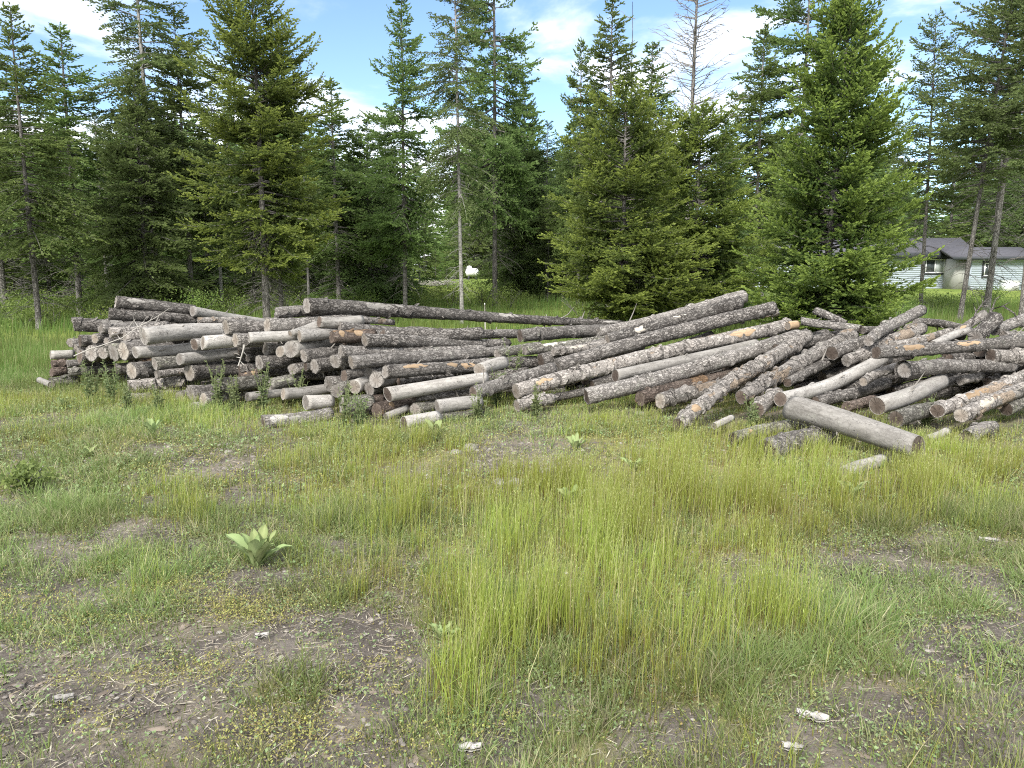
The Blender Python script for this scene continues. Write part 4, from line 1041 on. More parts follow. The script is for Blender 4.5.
tree('fir_tree', 'spire', 405, 24.5, -14, 'tall spire-shaped fir with a straight pale trunk over the crowning log', rot=200, lean=(-.5, 0), wide=.85)
tree('larch_tree', 'larch', 462, 22.5, None, 'tall sparse larch with a pale straight trunk before the meadow gap', rot=140, H=11.4, lean=(1.0, 0), wide=.72)
tree('fir_tree', 'spire', 495, 30.0, None, 'very tall dark fir with hanging boughs just behind the meadow larch', rot=60, H=15.5, wide=.72)
tree('fir_tree', 'drooping', 524, 35.0, 84, 'rounded dark fir standing at the meadow edge behind the hanging-boughed one', rot=120, wide=.8)
tree('fir_tree', 'spire', 578, 30.0, 38, 'dark pointed fir left of the highest spire behind the light-green bushy fir', rot=300, wide=.8)
tree('fir_tree', 'slim', 608, 27.0, -8, 'highest narrow spire behind the light-green bushy fir', rot=20, wide=1.0)
tree('fir_tree', 'slim', 645, 25.5, 42, 'narrow young fir between the highest spire and the dead larch', rot=250, wide=1.15)
tree('fir_tree', 'spire', 752, 26.0, 24, 'layered dark fir between the dead larch and the big bright fir', rot=90, wide=.95)
tree('larch_tree', 'open', 793, 27.5, None, 'tall open-topped tree showing over the shoulder of the big bright fir', rot=190, H=13.2, wide=.85)
tree('fir_tree', 'high', 921, 28.0, 10, 'fir with dark level boughs in front of the house window', rot=150, lean=(.8, 0), wide=.85)
tree('larch_tree', 'high', 961, 22.5, None, 'tall sparse tree with a pale slanting trunk before the house', rot=320, H=11., lean=(3.6, 0), wide=.8)
tree('fir_tree', 'high', 987, 26.0, None, 'tall dark dense conifer leaning over the house wing', rot=30, H=13.5, lean=(4.2, 0), wide=.95)
tree('fir_tree', 'high', 1023, 21.0, None, 'tall conifer at the picture edge with a pale bare trunk', rot=75, H=11.5, wide=.8)
tree('fir_tree', 'drooping', 716, 24.0, 118, 'dark-boughed fir partly hidden by the bushy fir near the dead larch', rot=15, wide=.9)

for u, d, top, rot_, lab in ((108, 27.5, 92, 33, 'slim pale-stemmed larch between the leaning trunk and the drooping fir'), (222, 27, 70, 140, 'slim pale-stemmed larch close behind the broad bright fir'), (309, 28.5, 112, 260, 'slim pale-stemmed larch over the crowning log'), (388, 31, 120, 15, 'slim pale-stemmed larch just beside the spire-shaped fir'), (546, 34, 120, 75, 'slim larch at the far side of the meadow gap'), (722, 29, 120, 190, 'slim larch between the dead larch and the layered dark fir'), (884, 33, 120, 300, 'slim larch in the sky gap beside the big bright fir')):
    tree('larch_tree', 'larch', u, d, top, lab, rot=rot_, wide=1.0)

# the dead larch: bare trunk and fine bare limbs
def dead_larch(u, d, H, label, nb, seed, rad, lean=(0, 0)):
    rg = np.random.default_rng(seed)
    x = ray(u, 300)[0] / ray(u, 300)[1] * d
    o = empty('dead_larch', (x, d, float(gh(x, d)) - .03), label, 'tree'); o.rotation_euler = (R(lean[1]), R(lean[0]), 0)
    mb = MB(); zz = np.linspace(-.1, H, 12); mb.tube(np.column_stack([np.cumsum(rg.normal(0, .015, (12, 2)), 0), zz]), rad * (1 - np.clip(zz / H, 0, .97)) + .006, 8)
    mb.build('trunk', M['trunk'], o, True)
    mb = MB()
    for k in range(nb):
        z = H * rg.uniform(.30, .98); az = rg.uniform(0, 6.3); L = rg.uniform(.6, 1.8) * (1.12 - z / H) + .25
        s = np.linspace(0, 1, 6); bp = np.array((0, 0, z)) + np.stack([np.cos(az) * L * s, np.sin(az) * L * s, L * (.35 * s - .2 * s * s + .3 * s ** 3)], -1) + rg.normal(0, .025, (6, 3)) * s[:, None]
        mb.tube(bp, np.linspace(.016, .005, 6), 3, caps=False)
        for q in range(5):
            b = bp[rg.integers(2, 6)]; a2 = az + rg.normal(0, .7); l2 = L * rg.uniform(.15, .35)
            mb.tube([b, b + np.array((math.cos(a2), math.sin(a2), rg.uniform(-.2, .4))) * l2], [.009, .004], 3, caps=False)
    mb.build('crown', M['twig'], o)
dead_larch(684, 24.0, 13.0, 'dead leafless larch with fine bare limbs against the sky', 260, 5, .10, lean=(.5, 0))
dead_larch(629, 28.0, 10.6, 'thin dead snag rising beside the highest spire', 16, 8, .06)

# the trees massed behind: every one its own, alike within each stretch of the wood
SKYLINE = [(-80, 120), (0, 95), (60, 110), (100, 112), (140, 110), (200, 100), (290, 100), (330, 128), (420, 140), (430, 215), (452, 215), (462, 110), (535, 110), (550, 150), (590, 90), (660, 130), (700, 190), (735, 165), (780, 110), (870, 120), (885, 160), (930, 150), (955, 120), (1000, 90), (1100, 80)]
STRETCH = [(-200, 120, 'dark conifer in the shady wood behind the slender firs', 'conifers in the shady wood behind the slender firs'),
           (120, 240, 'dark conifer in the wood behind the drooping fir and tall sparse larch', 'conifers behind the drooping fir'),
           (240, 430, 'dark conifer in the wood behind the broad bright fir and spire fir', 'conifers behind the broad bright fir'),
           (430, 560, 'conifer beyond the meadow rise in the gap', 'conifers beyond the meadow rise'),
           (560, 780, 'conifer massed behind the light-green bushy fir and dead larch', 'conifers behind the light-green fir'),
           (780, 1300, 'conifer standing behind the roof of the house', 'conifers behind the house')]
bg = np.random.default_rng(5)
def bgtree(u, d, jit=20):
    top = np.interp(u, [a for a, b in SKYLINE], [b for a, b in SKYLINE]) + bg.uniform(0, 38 + jit)
    for a, b, lab, grp in STRETCH:
        if a <= u < b:
            kk_ = ['far_a', 'far_b', 'far_a', 'far_c', 'far_b'][bg.integers(0, 5)]
            tree('conifer', 'high' if 420 < u < 565 and d < 60 else kk_, u, d, top, lab, grp, wide=bg.uniform(.9, 1.25)).rotation_euler.z = bg.uniform(0, 6.28)
            return
for k, u in enumerate(np.linspace(-60, 400, 23)):
    bgtree(u + bg.uniform(-8, 8), [30, 35, 41, 33, 38][k % 5] + bg.uniform(-1.5, 1.5))
for k, u in enumerate(np.linspace(-80, 420, 18)): bgtree(u + bg.uniform(-9, 9), bg.uniform(44, 52))
for u, d in ((503, 38), (514, 34.5), (527, 41), (538, 37), (548, 33), (560, 36), (572, 40), (586, 34), (600, 38), (436, 76), (447, 82), (456, 74), (470, 72), (484, 78), (425, 70), (500, 66), (520, 70), (545, 62), (478, 66)): bgtree(u, d)
for k, u in enumerate(np.linspace(615, 760, 9)): bgtree(u + bg.uniform(-6, 6), [31, 36, 42][k % 3])
for k, u in enumerate(np.linspace(560, 1090, 22)): bgtree(u + bg.uniform(-8, 8), bg.uniform(72, 84))

# the far-off wood that reads as one mass
def far_forest():
    rg = np.random.default_rng(77); CV, CF, CT, CR = [], [], [], []; off = 0
    H0, tm, cm = KINDS['far_b']
    nV = len(cm.vertices); co = np.empty(nV * 3, np.float32); cm.vertices.foreach_get('co', co); co = co.reshape(-1, 4, 3)
    sel = rg.permutation(len(co))[:2600]; co = co[sel]
    for k in range(400):
        u = rg.uniform(-200, 1250); d = rg.uniform(92, 150)
        if k >= 230:                                                # the wood runs on past both edges of the view
            d = rg.uniform(30, 75); u = rg.uniform(-900, -110) if k % 2 else rg.uniform(1130, 1900)
        x = (u - 512) / F_PX * d
        top = np.interp(u, [a for a, b in SKYLINE], [b for a, b in SKYLINE]) + rg.uniform(15, 75)
        h = max(5, at(u, top, d)[2])
        c, s_ = math.cos(k * 1.7), math.sin(k * 1.7)
        q = co - co[:, :1]; q = co[:, :1] + q * 2.0
        X = q.copy(); X[..., 0] = q[..., 0] * c - q[..., 1] * s_; X[..., 1] = q[..., 0] * s_ + q[..., 1] * c
        X *= h / H0; X[..., 0] = X[..., 0] * 1.4 + x; X[..., 1] = X[..., 1] * 1.4 + d
        CV.append(X.reshape(-1, 3)); n = len(X); CF.append(np.arange(n * 4).reshape(n, 4) + off); off += n * 4
        CT.append(np.repeat(rg.random(n) * .6, 4)); CR.append(np.repeat(rg.random(n), 4))
    me = mesh_np('forest', np.concatenate(CV), [np.concatenate(CF)], [M['needle_mid']], dict(tip=np.concatenate(CT), rnd=np.concatenate(CR)))
    tag(part('forest', me), 'far conifer forest closing the view beyond the clearing', 'forest', kind='stuff')
far_forest()
# ------------------------------------------------------------------ shrubs and leafy plants
def leaf_cloud(n, c, rad, size, rg, tipk=1.0, clumps=14):
    cc = rg.normal(0, .42, (clumps, 3)) * rad + c; cc[:, 2] = np.maximum(cc[:, 2], c[2] - rad[2] * .8)
    k = rg.integers(0, clumps, n)
    P_ = cc[k] + rg.normal(0, .22, (n, 3)) * rad
    P_[:, 2] = np.maximum(P_[:, 2], .02)
    D = rg.normal(0, 1, (n, 3)); D[:, 2] += .3; D /= np.linalg.norm(D, axis=1)[:, None]
    L = size * rg.uniform(.6, 1.4, n)
    return shoots(P_, D, L, L * .55, rg.random(n) * tipk, rg, 1)
def shrub(u, d, h, w, label, seed, mat='leaf_shrub', n=1500, size=.055, name='shrub', cat='shrub', group='shrubs at the wood edge'):
    rg = np.random.default_rng(seed); x = ray(u, 300)[0] / ray(u, 300)[1] * d
    o = empty(name, (x, d, float(gh(x, d))), label, cat, group)
    V, F, t4, r4 = leaf_cloud(n, np.array((0, 0, h * .5)), np.array((w * .5, w * .5, h * .55)), size, rg)
    part('foliage', mesh_np('shrub_leaves', V, [F], [M[mat]], dict(tip=t4, rnd=r4)), o)
    mb = MB()
    for k in range(9):
        a = rg.uniform(0, 6.3); mb.tube([(0, 0, -.03), (math.cos(a) * w * .12, math.sin(a) * w * .12, h * .4), (math.cos(a) * w * .35, math.sin(a) * w * .35, h * rg.uniform(.6, .95))], [.014, .009, .004], 4, caps=False)
    mb.build('stem', M['trunk'], o)
    return o
shrub(452, 27, 1.15, 1.9, 'loose leafy shrub at the foot of the meadow larch', 1, n=2000)
shrub(483, 27.5, 1.0, 1.2, 'smaller leafy shrub beside the meadow larch trunk', 2)
shrub(510, 29, .8, 1.4, 'low shrub under the dark trunks by the meadow', 3)
shrub(584, 20, 1.2, 1.7, 'leafy shrub under the light-green bushy fir', 4, n=2000)
shrub(648, 18.5, 1.1, 1.5, 'leafy shrub behind the topmost slanting log', 5, n=1800)
shrub(196, 22, .85, 1.6, 'yellow-green shrub behind the dark topmost logs of the far stack', 6, n=1900)
shrub(160, 25, 1.0, 2.2, 'broad bright shrub beneath the drooping fir', 7, n=2300)
shrub(108, 26, 1.1, 2.2, 'shrub between the leaning pale trunk and the drooping fir', 8, n=2300)
shrub(55, 23, .8, 1.7, 'low shrub between the two slender fir trunks', 9, n=1900)
shrub(14, 24, .9, 2.0, 'shrub in the shade at the edge of the clearing', 10, n=1900)
shrub(232, 24, .75, 1.5, 'low shrub under the broad bright fir', 11, n=1500)
shrub(310, 24, .8, 1.8, 'low shrub behind the long crowning log', 12, n=1700)
shrub(355, 25, .8, 1.6, 'low shrub under the short dense dark fir', 13, n=1500)
shrub(938, 27, .75, 2.4, 'wide low shrub under the house window', 14, n=2600)
shrub(900, 24, .6, 1.4, 'small shrub between the big fir and the house', 15, n=1500)
shrub(992, 30, .9, 1.8, 'shrub before the house wing', 16, n=1900)
shrub(428, 33, .6, 1.3, 'small shrub on the near slope of the meadow rise', 17, n=1200)
shrub(8, 5.35, .20, .34, 'small dark-green shrub alone on the clearing', 18, mat='needle_mid', n=900, size=.035, group='low plants on the clearing')

for k, (u, d) in enumerate([(22, 20.5), (52, 21.5), (95, 22), (118, 21), (10, 22), (140, 27), (178, 28), (208, 26), (248, 27), (285, 26.5), (322, 28), (345, 30), (385, 28), (70, 29), (30, 30), (120, 31), (230, 32), (300, 33), (405, 30), (365, 34)]):
    shrub(u, d, .55 + .35 * ((k * 7) % 5) / 4, 1.5 + .2 * (k % 4), 'low bright-green bush among the trunks at the wood edge behind the stacked logs', 700 + k, n=1300, name='bush', cat='bush', group='low bushes among the trunks behind the stacked logs')
def weed(u, v, h, label, seed, n_st=4, mat='leaf_weed', leaf=.055):
    rg = np.random.default_rng(seed)
    d = at_ground(u, v); x, y = d
    o = empty('weed', (x, y, float(gh(x, y))), label, 'weed', 'tall weeds growing among the logs')
    mb = MB(); LP, LD, LL, LT = [], [], [], []
    for k in range(n_st):
        a = rg.uniform(0, 6.3); hh = h * rg.uniform(.6, 1.0); s = np.linspace(0, 1, 8)
        P_ = np.stack([math.cos(a) * .16 * h * s ** 1.5 + rg.normal(0, .02), math.sin(a) * .16 * h * s ** 1.5 + rg.normal(0, .02) + 0 * s, hh * s], -1)
        mb.tube(P_, np.linspace(.005, .002, 8), 4, caps=False)
        nl = int(hh / .016)
        ss = rg.uniform(.12, 1, nl); B = np.stack([np.interp(ss, s, P_[:, q]) for q in range(3)], -1)
        aa = rg.uniform(0, 6.3, nl); D = np.stack([np.cos(aa), np.sin(aa), rg.uniform(-.1, .7, nl)], -1); D /= np.linalg.norm(D, axis=1)[:, None]
        LP.append(B); LD.append(D); LL.append(leaf * (1.25 - ss * .75) * rg.uniform(.7, 1.3, nl)); LT.append(ss)
    mb.build('stem', M['leaf_weed_stem'], o)
    LP, LD, LL, LT = map(np.concatenate, (LP, LD, LL, LT))
    V, F, t4, r4 = shoots(LP, LD, LL, LL * .42, LT, rg, 1)
    part('foliage', mesh_np('weed_leaves', V, [F], [M[mat]], dict(tip=t4, rnd=r4)), o)
def at_ground(u, v):
    x, y, z = ray(u, v); k = -EYE / z
    return x * k, y * k
M['leaf_weed_stem'] = flat_mat('green_stem', (.16, .19, .08), .7, .25, 20)
for k, (u, v, h, lab) in enumerate([(512, 396, .62, 'tall feathery weed standing where the two log heaps meet'), (498, 408, .40, 'leafy weed at the foot of the junction of the heaps'), (92, 402, .42, 'grey-green weed clump before the far corner logs'),
        (112, 404, .45, 'weed clump beneath the mossy block-like log end'), (218, 409, .50, 'spindly weed before the lichen-covered log end'), (262, 410, .48, 'bushy weed before the bright-ended dark log'), (300, 407, .40, 'fresh green weed in front of the low shaded logs'),
        (345, 425, .40, 'weed covering the thick mossy log'), (362, 428, .34, 'short weed at the foot of the brown-barked log'), (236, 414, .38, 'weed under the broken reddish log'), (130, 412, .30, 'low weed at the foot of the birch-like log'),
        (478, 420, .34, 'weed in front of the low short silver log'), (752, 432, .32, 'weed by the stubby peeling log end'), (926, 428, .32, 'weed between the split grey log and the hollow dark end'), (160, 414, .30, 'weed under the stacked pale round ends'), (536, 420, .34, 'weed under the pale cracked log')]):
    weed(u, v, h * 1.2, lab, 300 + k, 9)

def mullein(u, v, s, label, seed, n=11, upright=.9, az0=0.0):
    """a rosette of broad felted leaves, each folded along its midrib"""
    rg = np.random.default_rng(seed); x, y = at_ground(u, v)
    o = empty('mullein_plant', (x, y, float(gh(x, y)) - .005), label, 'plant', 'mullein rosettes on the clearing')
    for k in range(n):
        a = az0 + k * 2.4 + rg.normal(0, .2); f = k / max(1, n - 1); L = s * rg.uniform(.75, 1.1) * (1 - .25 * f); w = L * rg.uniform(.30, .42)
        e0 = R(38 + 26 * upright + 26 * f * upright + rg.normal(0, 8)); T_ = np.linspace(0, 1, 10); e = e0 - T_ * R(rg.uniform(5, 55))
        r = np.concatenate([[0], np.cumsum(np.cos(e[:-1]))]) * L / 9 + .01; z = np.concatenate([[0], np.cumsum(np.sin(e[:-1]))]) * L / 9 + .01
        wid = w * (.22 + .78 * np.sin(np.clip(T_ * .98 + .0, 0, 1) ** .8 * math.pi) ** .8) * .5; wid[-1] = .002
        rows = []
        for q, fac in enumerate((-1, -.5, 0, .5, 1)):
            off = wid * fac; lift = np.abs(fac) * wid * .45 + .006 * np.sin(T_ * 17 + q * 2 + k) * abs(fac)
            rows.append(np.stack([np.cos(a) * (r - np.sin(e) * lift) - np.sin(a) * off, np.sin(a) * (r - np.sin(e) * lift) + np.cos(a) * off, z + np.cos(e) * lift], -1))
        V = np.stack(rows, 0).reshape(-1, 3); i_, j_ = np.meshgrid(np.arange(4), np.arange(9), indexing='ij')
        F = np.stack([i_ * 10 + j_, (i_ + 1) * 10 + j_, (i_ + 1) * 10 + j_ + 1, i_ * 10 + j_ + 1], -1).reshape(-1, 4)
        tip = np.tile([.3, .55, 1.0, .55, .3], (10, 1)).T.ravel()
        part('leaf', mesh_np('felted_leaf', V, [F], [M['leaf_mullein']], dict(tip=tip, rnd=np.full(len(V), rg.random() * .5)), True), o)
mullein(257, 566, .25, 'large pale mullein rosette with upright felted leaves on the bare patch', 401, 17, .95, .3)
mullein(571, 508, .17, 'pale mullein rosette in the tall grass before the slanting heap', 402, 10)
mullein(851, 502, .16, 'small mullein rosette beside the sunken grey log', 403, 10, 1.0)
mullein(152, 437, .21, 'mullein rosette before the far stack', 404, 9)
mullein(88, 458, .15, 'flat mullein rosette on the tan bare patch', 405, 9, .3)
mullein(436, 436, .20, 'yellowish mullein rosette before the split grey log', 406, 10, .7)
mullein(634, 470, .16, 'low mullein rosette in the grass below the long grey log', 407, 9, .5)
mullein(575, 450, .17, 'mullein rosette below the broad brown sawn end', 408, 9, .7)
mullein(62, 410, .18, 'yellow-green mullein rosette before the far corner logs', 409, 9, .7)
mullein(442, 640, .09, 'tiny mullein seedling on the bare soil strip', 410, 7, .6)

def stone(u, v, sx, sy, sz, label, seed, mat=None, name='stone', cat='stone'):
    rg = np.random.default_rng(seed); x, y = at_ground(u, v)
    me = bpy.data.meshes.new(name); import bmesh
    bm = bmesh.new(); bmesh.ops.create_icosphere(bm, subdivisions=3, radius=1)
    for vv in bm.verts:
        p = vv.co.copy(); k = 1 + .28 * (float(vnoise(p.x * 2 + seed, p.y * 2 + p.z * 1.7, seed)) - .5) + .12 * (float(vnoise(p.x * 6 + seed, p.y * 6 - p.z * 5, seed)) - .5)
        vv.co = Vector((p.x * sx * k, p.y * sy * k, max(-.3, p.z) * sz * k))
    bm.to_mesh(me); bm.free(); me.materials.append(mat or M['stone'])
    for f in me.polygons: f.use_smooth = True
    o = part(name, me); o.location = (x, y, float(gh(x, y))); o.rotation_euler.z = rg.uniform(0, 6.3)
    return tag(o, label, cat, 'stones and bark pieces on the clearing')
t = NT('grey_field_stone'); v, r = t.randvec(); n1 = t.noise(v, 18, 6, .65); n2 = t.noise(v, 90, 4, .7)
M['stone'] = t.finish(t.mix(n2, t.mix(t.ramp(n1, .3, .7), (.17, .16, .14), (.33, .31, .28)), (.24, .22, .19)), .9, n1, .5, .01, .2)
stone(508, 481, .15, .09, .035, 'flat pale grey stone in the bare patch before the piles', 1)
stone(470, 447, .10, .07, .04, 'small grey stone behind the flat pale one', 2)
stone(545, 470, .06, .05, .03, 'small rounded stone beside the flat pale one', 3)
stone(455, 452, .07, .05, .03, 'second small grey stone near the split log', 4)
stone(640, 405+8, .10, .06, .03, 'grey stone at the foot of the cream-barked log', 5)
def chip(u, v, L, W, label, seed, az, mat=None):
    rg = np.random.default_rng(seed); x, y = at_ground(u, v)
    na, nb = 5, 12; A_, B_ = np.meshgrid(np.linspace(-1, 1, na), np.linspace(-1, 1, nb), indexing='ij')
    wid = W * .5 * (1 - .6 * np.abs(B_) ** 3) * (.8 + .4 * vnoise(B_ * 4 + seed, A_ * 2, seed)); zz = .018 + .010 * (1 - A_ ** 2) + .012 * vnoise(B_ * 3, A_ * 2 + seed, 3)
    top = np.stack([B_ * L * .5, A_ * wid, zz], -1).reshape(-1, 3); bot = top - np.array((0, 0, .008)); k = na * nb
    i_, j_ = np.meshgrid(np.arange(na - 1), np.arange(nb - 1), indexing='ij'); F = np.stack([i_ * nb + j_, (i_ + 1) * nb + j_, (i_ + 1) * nb + j_ + 1, i_ * nb + j_ + 1], -1).reshape(-1, 4)
    ed = [q for q in range(nb)]; e1 = np.array([(q, q + 1, q + 1 + k, q + k) for q in range(nb - 1)]); e2 = e1 + (na - 1) * nb
    e3 = np.array([(q * nb, q * nb + k, (q + 1) * nb + k, (q + 1) * nb) for q in range(na - 1)]); e4 = e3 + nb - 1
    o = part('bark_piece', mesh_np('bark_piece', np.concatenate([top, bot]), [np.concatenate([F[:, ::-1], F + k, e1, e2, e3, e4])], [mat or M['wood_silver']]))
    o.location = (x, y, float(gh(x, y))); o.rotation_euler.z = az; tag(o, label, 'bark piece', 'stones and bark pieces on the clearing')
chip(812, 722, .11, .04, 'pale flat bark piece lying in the grass close to the camera', 11, -.4)
chip(792, 752, .07, .025, 'smaller pale bark piece beside the larger flat one', 12, -.2)
chip(64, 735 - 30, .07, .03, 'tan wood chip on the stony soil', 13, .3)
chip(262, 640, .06, .015, 'thin pale wood splinter on the soil near the green tuft', 14, .2)
chip(988, 545, .10, .02, 'bleached splinter on the bare strip at the edge of the clearing', 15, -.3)
chip(470, 762 - 8, .08, .03, 'dark-edged wood chip under the tall grass edge', 16, .1)

# ------------------------------------------------------------------ the house
t = NT('pale_blue_siding'); v = t.n('ShaderNodeTexCoord').outputs['Object']
nz = t.noise(v, 1.2, 5, .6)
M['siding'] = t.finish(t.mix(nz, (.38, .435, .51), (.45, .505, .575)), .6, spec=.3)
M['siding_tan'] = flat_mat('grey_tan_siding', (.33, .33, .305), .7, .06, 5)
t = NT('asphalt_shingles'); v = t.n('ShaderNodeTexCoord').outputs['Object']
br_ = t.n('ShaderNodeTexBrick', {'Vector': v, 'Color1': (.075, .075, .088, 1), 'Color2': (.105, .105, .12, 1), 'Mortar': (.11, .11, .12, 1), 'Scale': 2.2, 'Mortar Size': .012}).outputs[0]
M['roof'] = t.finish(t.mix(t.math('MULTIPLY', t.noise(v, 3, 6, .7), .5), br_, (.08, .078, .083)), .95, spec=.05)
M['trim_dark'] = flat_mat('dark_trim', (.045, .05, .055), .6, .2, 4)
M['white_paint'] = flat_mat('white_paint', (.76, .77, .77), .5, .05, 4)
t = NT('window_glass'); M['glass'] = t.finish((.05, .06, .065), .08, spec=.6)
M['curtain'] = flat_mat('pale_curtain', (.42, .45, .45), .9, .15, 3)
HD = 58.0
def hx(u, d=HD): return (u - 512) / F_PX * d / ray(u, 268)[1]
def hz(v, d=HD): return float(at(512, v, d)[2])
house = empty('house', (hx(930), HD, 0), 'pale blue single-storey house with a grey roof behind the trees', 'house')
ox = hx(930)
house.rotation_euler.z = R(-13)
def lap_wall(x0, x1, y, z0, z1, n, depth):
    """horizontal lap siding with its front towards the clearing; every course leans out at its lower edge"""
    mb = MB(); dz = (z1 - z0) / n
    for k in range(n):
        a, b = z0 + k * dz, z0 + (k + 1) * dz
        V = [(x0, y - .035, a), (x1, y - .035, a), (x1, y - .008, b), (x0, y - .008, b), (x0, y, a), (x1, y, a)]
        mb.add(V, [np.array([(0, 1, 2, 3), (4, 5, 1, 0)])])
    mb.box((x0, y, z0), (x1, y + depth, z1)); return mb
WX0, WX1 = hx(650) - ox, hx(964) - ox; WZ1 = hz(254.5)
lap_wall(WX0, WX1, 0, .05, WZ1, 17, 7.0).build('wall', M['siding'], house)
mb = MB(); mb.box((WX0 + .1, .12, -.1), (WX1 - .1, 6.9, .05)); mb.build('foundation', M['trim_dark'], house)
RZ = hz(238.5)
mb = MB(); V = [(WX0 - .4, -.55, WZ1 + .0), (WX1 + .4, -.55, WZ1 + .0), (WX1 + .4, 3.5, RZ), (WX0 - .4, 3.5, RZ), (WX1 + .4, 7.55, WZ1), (WX0 - .4, 7.55, WZ1)]
V2 = [(a, b, c + .16) for a, b, c in V]
mb.add(V + V2, [np.array([(6, 7, 8, 9), (9, 8, 10, 11), (0, 3, 2, 1), (3, 5, 4, 2), (0, 1, 7, 6), (4, 5, 11, 10), (1, 2, 8, 7), (2, 4, 10, 8), (3, 0, 6, 9), (5, 3, 9, 11)])])
mb.build('roof', M['roof'], house)
mb = MB(); mb.box((WX0 - .38, -.60, WZ1 - .30), (WX1 + .38, -.553, WZ1 + .13)); mb.build('fascia', M['trim_dark'], house)
mb = MB(); V = [(WX1, 0, WZ1), (WX1, 7, WZ1), (WX1, 3.5, RZ), (WX1 - .1, 0, WZ1), (WX1 - .1, 7, WZ1), (WX1 - .1, 3.5, RZ)]
mb.add(V, [np.array([(0, 1, 2), (5, 4, 3)])]); mb.build('gable', M['siding'], house)
def window(x0, x1, z0, z1, y, parent, split=True):
    w = part('window', None, parent) if False else None
    mb = MB(); b = .13
    for lo, hi in (((x0 - b, y - .075, z0 - b), (x1 + b, y - .04, z0)), ((x0 - b, y - .075, z1), (x1 + b, y - .04, z1 + b)), ((x0 - b, y - .075, z0), (x0, y - .04, z1)), ((x1, y - .075, z0), (x1 + b, y - .04, z1))): mb.box(lo, hi)
    w = mb.build('window', M['trim_dark'], parent)
    mb = MB(); f = .07
    bars = [((x0, y - .10, z0), (x1, y - .045, z0 + f)), ((x0, y - .10, z1 - f), (x1, y - .045, z1)), ((x0, y - .10, z0 + f), (x0 + f, y - .045, z1 - f)), ((x1 - f, y - .10, z0 + f), (x1, y - .045, z1 - f))]
    if split: bars.append((((x0 + x1) / 2 - f / 2, y - .10, z0 + f), ((x0 + x1) / 2 + f / 2, y - .045, z1 - f)))
    for lo, hi in bars: mb.box(lo, hi)
    mb.build('frame', M['white_paint'], w)
    xs = [(x0 + f, (x0 + x1) / 2 - f / 2), ((x0 + x1) / 2 + f / 2, x1 - f)] if split else [(x0 + f, x1 - f)]
    for k, (a, c) in enumerate(xs):
        mb = MB(); mb.box((a, y - .062, z0 + f), (c, y - .05, z1 - f)); mb.build('pane', M['glass'] if k == 0 else M['curtain'], w)
window(hx(925.5) - ox, hx(943) - ox, hz(273), hz(259), 0, house)
window(hx(846) - ox, hx(862) - ox, hz(273), hz(259), 0, house)
window(hx(712) - ox, hx(728) - ox, hz(273), hz(259), 0, house)
# the lower wing
D2 = 55.0; y2 = D2 - HD
A0, A1, A2 = hx(966, D2) - ox, hx(979, D2) - ox, hx(1030, D2) - ox; Z2 = hz(258.5, D2)
lap_wall(A1, A2, y2, .0, Z2, 15, 5.5).build('wall', M['siding'], house)
mb = MB(); mb.box((A0, y2 + .4, 0), (A1 - .003, y2 + 5.4, Z2 - .003)); mb.build('porch_wall', M['siding_tan'], house)
mb = MB(); r0, r1 = Z2, hz(248.5, D2)
V = [(A0 - .5, y2 - .5, r0), (A2 + .4, y2 - .5, r0), (A2 + .4, y2 + 2.9, r1), (A0 - .5, y2 + 2.9, r1), (A2 + .4, y2 + 6, r0), (A0 - .5, y2 + 6, r0)]; V2 = [(a, b, c + .15) for a, b, c in V]
mb.add(V + V2, [np.array([(6, 7, 8, 9), (9, 8, 10, 11), (0, 3, 2, 1), (3, 5, 4, 2), (0, 1, 7, 6), (4, 5, 11, 10), (1, 2, 8, 7), (2, 4, 10, 8), (3, 0, 6, 9), (5, 3, 9, 11)])])
mb.build('roof', M['roof'], house)
mb = MB(); mb.box((A0 - .48, y2 - .55, r0 - .1), (A2 + .38, y2 - .503, r0 + .12)); mb.build('fascia', M['trim_dark'], house)
window(hx(990, D2) - ox, hx(994.6, D2) - ox, hz(276, D2), hz(263, D2), y2, house, False)
# arched dark frame leaning at the wing wall, and the white box beside it
cx = hx(1003, D2); zt = hz(270, D2); zb = hz(289, D2); wa = .36
o = empty('garden_arch', (cx, D2 - .45, .0), 'narrow dark pointed garden arch standing against the house wing', 'arch')
mb = MB(); pts = [(-wa, 0, -.1), (-wa, 0, zt * .55)] + [(-wa * math.cos(a), 0, zt * .55 + (zt * .45) * math.sin(a)) for a in np.linspace(.2, math.pi - .2, 9)] + [(wa, 0, zt * .55), (wa, 0, -.1)]
mb.tube(pts, .055, 6); mb.build('frame', M['trim_dark'], o, True)
for k in range(4):
    mb = MB(); z = .35 + k * .38; mb.tube([(-wa, 0, z), (wa, 0, z)], .025, 5); mb.build('crossbar', M['trim_dark'], o)
mb = MB(); mb.tube([(0, 0, -.1), (0, 0, zt * .9)], .02, 5); mb.build('upright', M['trim_dark'], o)
o = empty('storage_box', (hx(1011, 52), 52, float(gh(hx(1011, 52), 52))), 'white storage box on the grass in front of the house wing', 'box')
mb = MB(); mb.box((-.48, -.3, 0), (.48, .3, .58)); mb.build('body', M['white_paint'], o)
mb = MB(); mb.box((-.52, -.34, .583), (.52, .34, .66)); mb.build('lid', M['white_paint'], o)

